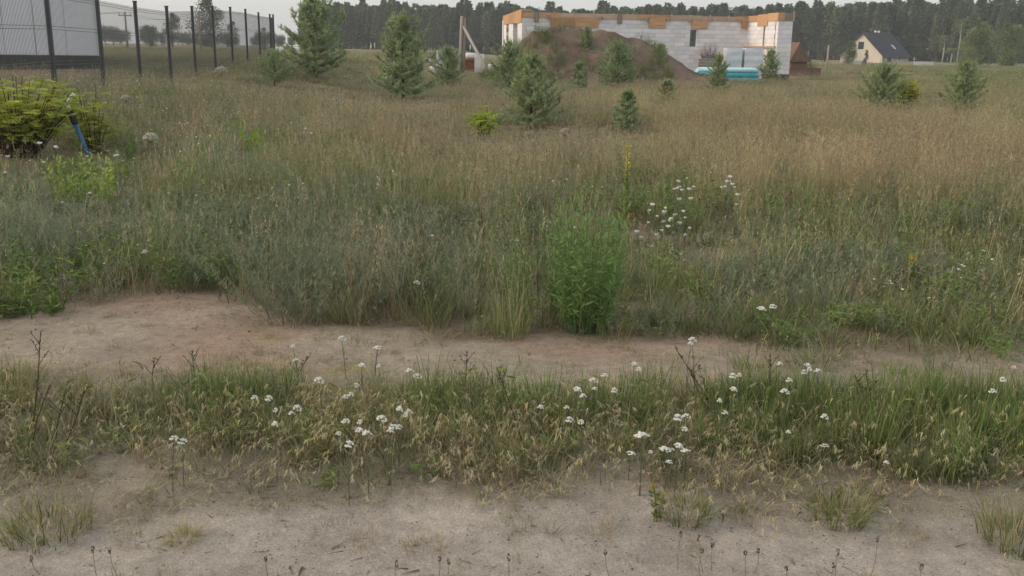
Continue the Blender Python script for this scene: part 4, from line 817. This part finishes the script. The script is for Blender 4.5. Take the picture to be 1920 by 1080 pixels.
leafy(165, 392, .58, .85, 44, 6, 'light green leafy plants below the tilted blue pipe', (.32, .41, .10), 'leafy_weed', 'plant', .022, .09, 16, .4)
leafy(481, 290, .46, .40, 20, 7, 'single lime green seedling in brown grass left of centre', (.26, .40, .05), 'seedling', 'plant', .035, .10, 9, .5)
leafy(70, 585, .20, .55, 22, 8, 'bright green low weeds at the left end of the track', (.15, .22, .06), 'leafy_weed', 'plant', .016, .06, 12, .5)
def tuft(u_, v_, m, label, name='grass_tuft', cat='grass tuft', sc=1.0, mat='leaf'):
    o = m.obj(name, MAT[mat]); o.location = hit(u_, v_); o.scale = (sc,) * 3; o.rotation_euler = (0, 0, rnd.uniform(0, 6)); return tag(o, label, cat)
wb = t_worm(70, .16, .3, .58, GREY * .88, 400, .85, .006, .055, 24); tuft(545, 600, wb, 'big grey green wormwood bush left of centre at the track edge', 'wormwood', 'shrub')
wb = t_worm(40, .16, .25, .46, GREY * .95, 401, .8, .006, .05, 22); tuft(690, 575, wb, 'grey green wormwood right of the biggest wormwood bush', 'wormwood', 'shrub')
wb = t_worm(50, .25, .3, .55, GREY * .85, 402, .7, .006, .05, 22); tuft(60, 520, wb, 'dark grey green wormwood at the left edge of the picture', 'wormwood', 'shrub')
wb = t_worm(40, .2, .3, .5, GREY * .9, 403, .7, .006, .05, 22); tuft(320, 500, wb, 'grey green wormwood behind the leftmost bare soil', 'wormwood', 'shrub')
wb = t_worm(30, .2, .2, .4, GREY * .95, 404, .7, .006, .05, 20); tuft(1520, 590, wb, 'grey green wormwood right of the white flower pair', 'wormwood', 'shrub')
tuft(955, 632, t_panicle(t_grass(90, .10, .2, .45, .0045, [GREEN * 1.25, LIME * .6, TAN, GREEN], 410, .35, .6), 16, .1, .35, .6, TAN, [STRAW * .8, TAN], 411), 'yellow green grass clump left of the goldenrod')
tuft(1030, 615, t_grass(70, .09, .12, .3, .004, [TAN, STRAW * .7, TAN * .8, RED], 412, .5, 1.2), 'dead brown grass between the goldenrod and the yellow green clump')
tuft(1155, 635, t_grass(70, .09, .08, .22, .004, [GREEN * 1.1, GREEN, TAN * .8], 413, .4, .8), 'short green grass clump right of the goldenrod')
tuft(1235, 605, t_grass(90, .14, .08, .22, .0045, [GREEN * 1.1, GREEN, TAN * .8], 414, .4, .8), 'green grass clump on the far edge of the track right of the goldenrod')
tuft(892, 752, t_grass(60, .05, .08, .17, .0045, [GREEN * np.array((1, 1.25, .8)), GREEN], 415, .6, .6), 'bright green grass tuft at the middle of the verge edge')
tuft(1572, 972, t_grass(230, .09, .06, .17, .004, [GREEN * 1.15, LIME * .5, TAN], 416, .9, .7), 'round green grass tuft on the road edge at the right')
tuft(1290, 970, t_grass(170, .08, .05, .14, .004, [GREEN, TAN, LIME * .5], 417, .9, .8), 'small mixed grass tuft beside the yellow flower')
tuft(345, 1012, t_grass(220, .045, .05, .12, .003, [STRAW, STRAW * .8, TAN], 418, 1.0, 1.9), 'curly straw coloured dry tuft alone on the sand at lower left')
tuft(90, 1000, t_brome(t_grass(260, .14, .06, .17, .004, [GREEN, TAN, LIME * .45], 419, .7, .9), 40, .09, .1, .18, [TAN, STRAW * .8], 420), 'yellowish grass tuft on the road edge at far left')
tuft(1905, 1020, t_grass(240, .12, .08, .22, .004, [TAN, GREEN, LIME * .5], 421, .6, .8), 'tall grass tuft at the right edge of the road')
tuft(1040, 925, t_brome(t_grass(30, .04, .05, .1, .0035, [TAN, STRAW * .7], 422, .5, .9), 24, .04, .08, .14, [STRAW * .85, TAN], 423), 'hanging straw coloured tuft on the front edge of the verge')
tuft(1690, 705, t_grass(70, .07, .05, .13, .005, [GREEN * np.array((.9, 1.25, .7)), GREEN], 424, 1.0, .9), 'flat bright green tuft in the sand at the right')
tuft(1755, 695, t_worm(16, .08, .08, .18, GREY, 425, .8, .005, .035, 14), 'small grey green weed on the track at the right', 'wormwood', 'weed')
for i, (u_, v_, s_, lb) in enumerate([(795, 1030, .9, 'sparse dry tuft on the sand below the verge centre'), (1125, 1000, .8, 'wispy reddish dry tuft in the sand right of centre'), (1700, 1010, 1.0, 'reddish dry tuft lying on the sand at the right'), (690, 1015, .8, 'grey dry tuft left of the sparse one on the sand'), (260, 1015, .9, 'upright pale tuft beside the curly dry tuft'), (970, 985, .8, 'low creeping green weed on the sand in the centre')]):
    tuft(u_, v_, t_brome(t_grass(80, .07, .03, .10, .003, [GREEN, GREEN * 1.2] if i == 5 else [TAN, RED, STRAW * .7], 430 + i, 1.1, .8), 6, .05, .06, .11, [TAN, RED], 440 + i), lb, sc=s_)

# white flower heads
def yarrow_mesh(seed, H, hr, flat=.8):
    r = random.Random(seed); st_ = MB(); hd = MB(); lx = r.uniform(-.12, .12) * H; ly = r.uniform(-.1, .1) * H
    st_.tube([(0, 0, -.01), (lx * .4, ly * .4, H * .5), (lx, ly, H - hr * .6)], [.0022, .0018, .0014], 5, (.16, .18, .11), False)
    for k in range(9): f = r.uniform(0, 6.28); t = r.uniform(.1, .75); st_.strip((lx * t, ly * t, H * t), f, r.uniform(.02, .045), .9, .3, .004, (.11, .14, .07), (.13, .16, .08), 2)
    for k in range(20):
        a = r.uniform(0, 6.28); q = hr * sqrt(r.random()); z = H + hr * flat * (.5 - (q / hr) ** 2) + r.uniform(-.0015, .0015); hd.ball((lx + q * cos(a), ly + q * sin(a), z), hr * .28 * r.uniform(.75, 1.2), var((.80, .79, .72), .07, r), 6, 4, .65)
        if k % 4 == 0: st_.strip((lx, ly, H - hr * .9), a, hr * .9, .5, .2, .0015, (.16, .18, .11), (.2, .22, .14), 2)
    return st_.mesh('stem'), hd.mesh('flower_head')
YM = [yarrow_mesh(500 + k, .2, .0145 + .002 * (k % 3)) for k in range(7)]
GR = [('white yarrow in the bunch on dark green grass at left', 'yarrow bunch on the dark green grass at left', [(478, 747), (504, 746), (520, 768), (548, 775), (559, 766), (517, 793)]),
      ('white yarrow in the dense bunch left of the verge centre', 'dense yarrow bunch left of the verge centre', [(650, 792), (676, 804), (678, 790), (637, 812), (655, 832), (690, 812), (718, 786), (750, 765), (768, 772), (740, 803), (764, 777), (735, 806), (748, 800)]),
      ('white yarrow rising before the sandy track at centre left', 'yarrow along the track at centre left', [(680, 683), (713, 685), (668, 722), (650, 743), (770, 695), (785, 706), (659, 741), (600, 714)]),
      ('white yarrow in the loose bunch at the verge centre', 'loose yarrow bunch at the verge centre', [(1016, 762), (1065, 765), (1068, 786), (1093, 790), (1083, 728), (1095, 742), (1116, 714), (1117, 728), (1137, 705), (1152, 731)]),
      ('white yarrow in the low bunch right of the verge centre', 'low yarrow bunch right of the verge centre', [(1183, 847), (1222, 846), (1252, 845), (1257, 865), (1248, 840), (1272, 782), (1291, 781), (1288, 845), (1287, 803), (1272, 833), (1262, 845)]),
      ('white yarrow scattered in lush grass at the right', 'yarrow in the lush grass at the right', [(1351, 750), (1363, 775), (1375, 704), (1389, 702), (1375, 728), (1464, 682), (1484, 714), (1476, 735), (1513, 683), (1520, 691), (1536, 695), (1509, 697), (1550, 782), (1480, 809), (1664, 866)]),
      ('white yarrow at the far right edge of the track', 'yarrow at the right picture edge', [(1900, 688), (1882, 711), (1868, 735)])]
ONE = [((553, 648), 'upper of two stacked yarrow heads before the mossy patch'), ((557, 675), 'lower of two stacked yarrow heads before the mossy patch'), ((643, 635), 'single yarrow just right of the mossy patch'), ((711, 651), 'large flat yarrow standing out against the sandy track'),
       ((326, 824), 'low yarrow at far left of the verge'), ((342, 827), 'smallest yarrow beside the low one at far left'), ((1190, 681), 'left of two yarrows standing on the pink sand'), ((1201, 691), 'right of two yarrows standing on the pink sand'), ((1207, 816), 'tallest and largest yarrow right of the verge centre'),
       ((1302, 637), 'upright yarrow at the right end of the bare track'), ((1297, 643), 'yarrow leaning against the upright one at the end of the bare track'), ((1552, 838), 'ragged white flower deep in the lush green grass'), ((1450, 574), 'biggest white yarrow pair head beyond the track at right'), ((1427, 577), 'small yarrow left of the biggest head beyond the track'),
       ((812, 441), 'flat white yarrow standing alone in the meadow left of the goldenrod'), ((1079, 427), 'white flat flower head above the goldenrod'), ((783, 530), 'white flower in grey wormwood left of the goldenrod'), ((970, 450), 'small white flower left above the goldenrod'), ((148, 436), 'flat white flower above the dark wormwood at left'), ((271, 471), 'white flower above green weeds at left')]
yi = 0
def yarrow(u_, v_, label, group=None, big=1.0):
    global yi
    near = v_ > 600; h = (rnd.uniform(.17, .24) if v_ < 835 else rnd.uniform(.11, .14)) if near else rnd.uniform(.2, .26); p = hit(u_, v_, h); st_, hd = YM[yi % 7]; yi += 1
    e = empty('yarrow', p, 0); e.scale = (h / .2 * .5 + .5 * big if not near else big, h / .2 * .5 + .5 * big if not near else big, h / .2); new('stem', st_, MAT['leaf'], e); new('flower_head', hd, MAT['petal'], e)
    # put the head itself on the sight line
    off = Vector(hd.vertices[0].co); e.location.x -= off.x * e.scale.x * .8; tag(e, label, 'flower', group)
ORD = ['leftmost', 'second from the left', 'third from the left', 'fourth from the left', 'fifth from the left', 'sixth from the left', 'seventh from the left', 'eighth from the left', 'eighth from the right', 'seventh from the right', 'sixth from the right', 'fifth from the right', 'fourth from the right', 'third from the right', 'second from the right', 'rightmost']
for lb, gr, pts in GR:
    pts = sorted(pts); k = len(pts); names = ORD[:(k + 1) // 2] + ORD[len(ORD) - k // 2:]
    for nm, (u_, v_) in zip(names, pts): yarrow(u_, v_, nm + ' ' + lb, gr, rnd.uniform(.65, 1.05))
for (u_, v_), lb in ONE: yarrow(u_, v_, lb, None, 1.5 if ('largest' in lb or 'big' in lb.lower() or 'large' in lb or 'alone' in lb) else .95)

# white everlasting clump behind the goldenrod
def clump(u0_, v0_, heads, label, hr=.013, hgt=.42, name='white_flower_clump'):
    base = hit(u0_, v0_); e = empty(name, base); st_ = MB(); r = random.Random(9)
    hd = MB()
    for k in range(9): a = r.uniform(0, 6.28); q = hr * r.random(); hd.ball((q * cos(a), q * sin(a), r.uniform(-.004, .004)), hr * .55, var((.76, .76, .70), .08, r), 5, 4, .8)
    hd = hd.mesh('flower_head')
    for (u_, v_) in heads:
        p = at(u_, v_, base.y + r.uniform(-.35, .35)) - base
        if p.z < .06: p = hit(u_, v_, .12) + Vector((0, 0, .12)) - base
        o = new('flower_head', hd, MAT['petal'], e); o.location = p; k = r.uniform(.9, 1.6); o.scale = (k, k, k); o.rotation_euler = (0, 0, r.uniform(0, 6))
        b = Vector((p.x * .75 + r.uniform(-.05, .05), p.y, -.02)); st_.tube([b, b.lerp(p, .6) + Vector((0, 0, .01)), p], [.003, .0025, .002], 4, (.22, .25, .17), False)
        for j in range(6): t = r.uniform(.05, .8); f = r.uniform(0, 6.28); st_.strip(b.lerp(p, t), f, .05, .5, .3, .007, (.15, .18, .11), (.17, .20, .12), 2)
    st_.obj('stem', MAT['leaf'], e); return tag(e, label, 'flowers')
clump(1255, 470, [(1222, 383), (1219, 394), (1244, 397), (1248, 390), (1258, 410), (1282, 396), (1284, 408), (1275, 418), (1268, 402), (1215, 417), (1245, 415), (1256, 413), (1293, 427), (1252, 424), (1232, 405), (1193, 434), (1203, 445), (1273, 340), (1288, 334), (1291, 354), (1300, 350), (1271, 353), (1280, 356), (1266, 354), (1275, 350), (1297, 372), (1272, 373), (1240, 432), (1262, 436), (1230, 440), (1285, 440)], 'dense clump of round white flowers on pale stems right of the goldenrod')
clump(1365, 440, [(1368, 331), (1369, 340), (1372, 345), (1353, 351), (1363, 340), (1360, 350), (1377, 351), (1384, 365), (1383, 383)], 'small bunch of white flowers right of the dense white clump', .012)
clump(220, 400, [(104, 275), (107, 277), (73, 268), (215, 292), (221, 291), (167, 362), (160, 378), (118, 380), (166, 369), (81, 304), (16, 293), (10, 323), (368, 366), (366, 380), (315, 362)], 'loose white flowers around the light green plants below the blue pipe', .013, name='white_flowers')
# pale domed seed heads
def dome(u_, v_, r_, h, label, c=(.50, .48, .37)):
    p = hit(u_, v_, h); e = empty('seed_head_plant', p); m = MB(); r = random.Random(int(u_)); m.tube([(0, 0, -.02), (.01, 0, h * .5), (0, 0, h)], [.006, .005, .004], 5, (.2, .22, .12)); m.obj('stem', MAT['leaf'], e, True)
    m = MB()
    for k in range(150):
        a = r.uniform(0, 6.28); el = r.uniform(.05, 1.5); d = Vector((cos(a) * cos(el), sin(a) * cos(el), sin(el) * .85)); m.ball(Vector((0, 0, h - r_ * .3)) + d * r_ * r.uniform(.88, 1.02), r_ * .13, var(c, .12, r), 5, 3, .8)
    for k in range(26): a = r.uniform(0, 6.28); m.strip((0, 0, h - r_ * .9), a, r_ * 1.1, r.uniform(.3, 1.1), .1, .006, (.2, .22, .12), (.3, .3, .2), 2)
    m.obj('seed_head', MAT['petal'], e); return tag(e, label, 'flower')
dome(283, 257, .085, .5, 'large pale domed seed head standing in the meadow at left', (.55, .56, .44)); dome(236, 184, .085, .55, 'pale round seed head near the foot of the fence'); dome(1059, 247, .085, .5, 'pale fluffy seed head right of the light green pine', (.45, .38, .30)); dome(415, 132, .16, .7, 'whitish seed head by the far fence posts', (.5, .46, .4))
# mulleins
def mullein(u_, v_, v_top, label, base_red=True, col=(.58, .50, .10)):
    p = hit(u_, v_); dep = p.y * fw.y + (p.z - CAM_Z) * fw.z; H = (v_ - v_top) / F_PX * dep * 1.03; e = empty('mullein', p); r = random.Random(int(u_)); m = MB(); m.tube([(0, 0, -.02), (.01, 0, H * .5), (-.01, 0, H)], [.008, .006, .003], 6, (.2, .24, .06)); m.obj('stem', MAT['leaf'], e, True); m = MB()
    for k in range(90): t = r.uniform(.12, .75); f = r.uniform(0, 6.28); m.leaf((0, 0, H * t), (cos(f), sin(f), 1.3), .075 * (1.1 - t), .02, var((.26, .34, .08), .2, r), r.uniform(0, 6))
    m.obj('leaf', MAT['leaf'], e); m = MB()
    for k in range(int(14 + 56 * min(1, H / .8))): t = r.uniform(.62, 1.0); f = r.uniform(0, 6.28); m.leaf((.01 * cos(f), .01 * sin(f), H * t), (cos(f), sin(f), .7), .028, .016, var(col, .25, r), r.uniform(0, 6))
    m.obj('flower_spike', MAT['petal'], e)
    if base_red:
        m = MB()
        for k in range(14): f = r.uniform(0, 6.28); m.leaf((0, 0, .02), (cos(f), sin(f), r.uniform(.2, 1.0)), r.uniform(.08, .14), .03, var((.48, .17, .10), .2, r), r.uniform(0, 6))
        m.obj('withered_leaf', MAT['leaf'], e)
    return tag(e, label, 'flower')
mullein(1172, 415, 280, 'tall yellow flower spike with reddish base right of the goldenrod')
mullein(1705, 540, 478, 'short yellow flower spike in the meadow at the right', False, (.62, .48, .04))
# yellow ragwort on the road edge
p = hit(1232, 978); e = empty('yellow_weed', p); r = random.Random(3); m = MB(); fl = MB(); lf = MB()
for (u_, v_) in ((1224, 910), (1245, 927), (1226, 912), (1240, 930)):
    q = at(u_, v_, p.y + r.uniform(-.02, .02)) - p; m.tube([(r.uniform(-.015, .015), 0, -.01), q * .5 + Vector((0, 0, .015)), q], [.002, .0017, .0014], 5, (.17, .21, .06), False)
    for k in range(9): f = r.uniform(0, 6.28); fl.leaf(q, (cos(f), sin(f), .35), .012, .007, var((.62, .48, .02), .12, r), 1.5)
    for k in range(14): t = r.uniform(.1, .8); f = r.uniform(0, 6.28); lf.leaf(q * t, (cos(f), sin(f), .6), .03, .009, var((.17, .22, .06), .2, r), r.uniform(0, 6))
m.obj('stem', MAT['leaf'], e); lf.obj('leaf', MAT['leaf'], e); fl.obj('flower', MAT['petal'], e); tag(e, 'small yellow flowered weed on the road edge right of centre', 'weed')

# dark dry stalks on the verge
def stalk(u0_, v0_, u1_, v1_, label, side=3, seed=0):
    p = hit(u0_, v0_); t = at(u1_, v1_, p.y + .02) - p; e = empty('dry_stalk', p); m = MB(); r = random.Random(seed); c = (.075, .058, .045)
    mid = t * .5 + Vector((r.uniform(-.012, .012), 0, 0)); m.tube([(0, 0, -.02), mid, t], [.0032, .0026, .0014], 5, c); m.obj('stem', MAT['dry'], e); m = MB()
    for k in range(side):
        f = r.uniform(.45, .9); b = mid.lerp(t, f * 2 - 1) if f > .5 else (t * f); a = r.choice((0, pi)) + r.uniform(-.5, .5); q = b + Vector((cos(a) * .035, sin(a) * .035, .05)); m.tube([b, q], [.0016, .001], 4, c)
        for j in range(4): m.leaf(b.lerp(q, r.uniform(.4, 1)), (r.gauss(0, 1), r.gauss(0, 1), 1), .014, .005, var(c, .2, r), r.uniform(0, 6))
    for j in range(14): m.leaf(t * r.uniform(.72, 1.0), (r.gauss(0, .8), r.gauss(0, .8), 1), .016, .005, var((.08, .07, .045), .25, r), r.uniform(0, 6))
    m.obj('seed_twig', MAT['dry'], e); return tag(e, label, 'dry stalk', 'dark dry stalks on the verge')
for i, a in enumerate([(58, 815, 76, 622, 'tallest dark dry stalk at the left edge of the verge'), (55, 850, 92, 725, 'slanting dark stalk right of the tallest one at left'), (118, 835, 158, 732, 'dark stalk leaning right at the left of the verge'), (100, 850, 122, 735, 'thin stalk between the slanting ones at left'),
                       (1340, 760, 1268, 655, 'leftmost dark stalk leaning left in front of the right track end'), (1318, 765, 1292, 690, 'short stalk beside the leftmost leaning one at right'), (1438, 775, 1444, 665, 'upright dark stalk above the lush grass at right'), (1650, 830, 1622, 690, 'tall leaning dark stalk in the lush grass at right'), (1650, 800, 1603, 705, 'thin leaning stalk crossing the tall one at right'), (1722, 880, 1724, 812, 'short straight dark stalk low in the lush grass'),
                       (925, 760, 940, 688, 'dark stalk at the centre of the track edge'), (872, 740, 876, 662, 'thin dark stalk left of the centre stalk'), (990, 850, 932, 690, 'long pale stalk leaning left across the verge centre'), (285, 740, 290, 672, 'small leafy stalk on the track at left'), (375, 735, 360, 660, 'short branching stalk on the track at left of the mossy patch'), (540, 725, 575, 672, 'stalk leaning right below the stacked yarrow heads')]): stalk(*a, seed=i)
# plantain heads in the near foreground
for i, (u_, v_, h, lb) in enumerate([(1270, 1003, .13, 'large dark plantain head near the bottom centre right'), (1317, 1012, .12, 'plantain head just right of the large one'), (1308, 1035, .10, 'small plantain head between two taller ones'), (1402, 1040, .10, 'upright plantain head alone on the road'), (1426, 1036, .08, 'reddish plantain head beside the upright one'), (1568, 1038, .10, 'curved plantain head under the round grass tuft'), (1558, 1062, .08, 'low dark head left of the curved plantain'), (1648, 1013, .15, 'tallest plantain head on a long stem at the right'), (1140, 1038, .10, 'pale tipped plantain head below the centre'), (825, 1050, .06, 'left of two short dark heads on the sand'), (840, 1055, .06, 'right of two short dark heads on the sand'), (955, 1048, .08, 'thin head leaning right at the bottom centre'), (175, 1032, .14, 'drooping seed head at the lower left'), (210, 1034, .09, 'small seed head right of the drooping one'), (66, 1052, .05, 'brown seed head lying low at the left corner'), (735, 1060, .08, 'seed head at the bottom left of centre'), (500, 1050, .07, 'slanting seed head on the sand at left'), (1727, 1066, .05, 'round dark seed head at the bottom right'), (1480, 1068, .06, 'seed head low between two plantains'), (1333, 1024, .09, 'faint seed head right of the plantain group')]):
    p = hit(u_, v_, h); e = empty('plantain', p); r = random.Random(i); t = Vector((r.uniform(-.015, .015), 0, h)); m = MB(); m.tube([(r.uniform(-.02, .02), .01, -.01), t * .5, t], [.0014, .0012, .001], 5, (.24, .20, .12), False); m.obj('stem', MAT['dry'], e)
    m = MB(); hl = r.uniform(.014, .026)
    for k in range(26): f = r.uniform(0, 6.28); s_ = r.random(); w_ = .005 * sin(pi * (.15 + .75 * s_)); m.leaf(t + Vector((w_ * .5 * cos(f), w_ * .5 * sin(f), hl * s_ - hl * .4)), (cos(f), sin(f), 1.4), .007, .004, var((.12, .078, .055), .3, r), r.uniform(0, 6))
    m.obj('seed_head', MAT['dry'], e); tag(e, lb, 'plantain', 'plantain heads on the road')
# tilted blue pipe with white tap
pb_ = hit(170, 302); tpp = at(121, 184, pb_.y) - pb_; e = empty('water_standpipe', pb_); ax = tpp.normalized()
pp = lambda f: tpp * f
m = MB(); m.tube([pp(-.1), pp(.60)], .028, 10); m.obj('pipe', MAT['blue'], e, True); m = MB(); m.tube([pp(.585), pp(.60), pp(.80), pp(.82)], [.031, .042, .042, .03], 10); m.obj('coupling', MAT['black'], e, True)
m = MB(); m.tube([pp(.81), pp(.93)], .026, 10); o = m.obj('tap', MAT['white'], e, True); m = MB(); m.tube([pp(.90), pp(.90) + Vector((-.07, 0, .02))], .02, 8); m.obj('spout', MAT['white'], e, True); m = MB(); m.tube([pp(.92), pp(.92) + Vector((.10, 0, .12))], [.02, .03], 8); m.obj('lever', MAT['white'], e, True)
tag(e, 'tilted blue standpipe with white tap in front of the locust shrub', 'standpipe')

# ------------------------------------------------------------------ thin evening haze
m = MB(); m.box((-1400, -40, -3), (1400, 960, 30)); hm, t, N = M('thin_haze'); pv = N('VolumePrincipled'); ov = N('OutputMaterial'); pv.inputs['Density'].default_value = .0006; pv.inputs['Color'].default_value = (.9, .92, .95, 1); pv.inputs['Anisotropy'].default_value = .2
t.links.new(pv.outputs[0], ov.inputs['Volume']); kind(m.obj('haze', hm), 'stuff', 'thin pale haze over the field', 'haze')
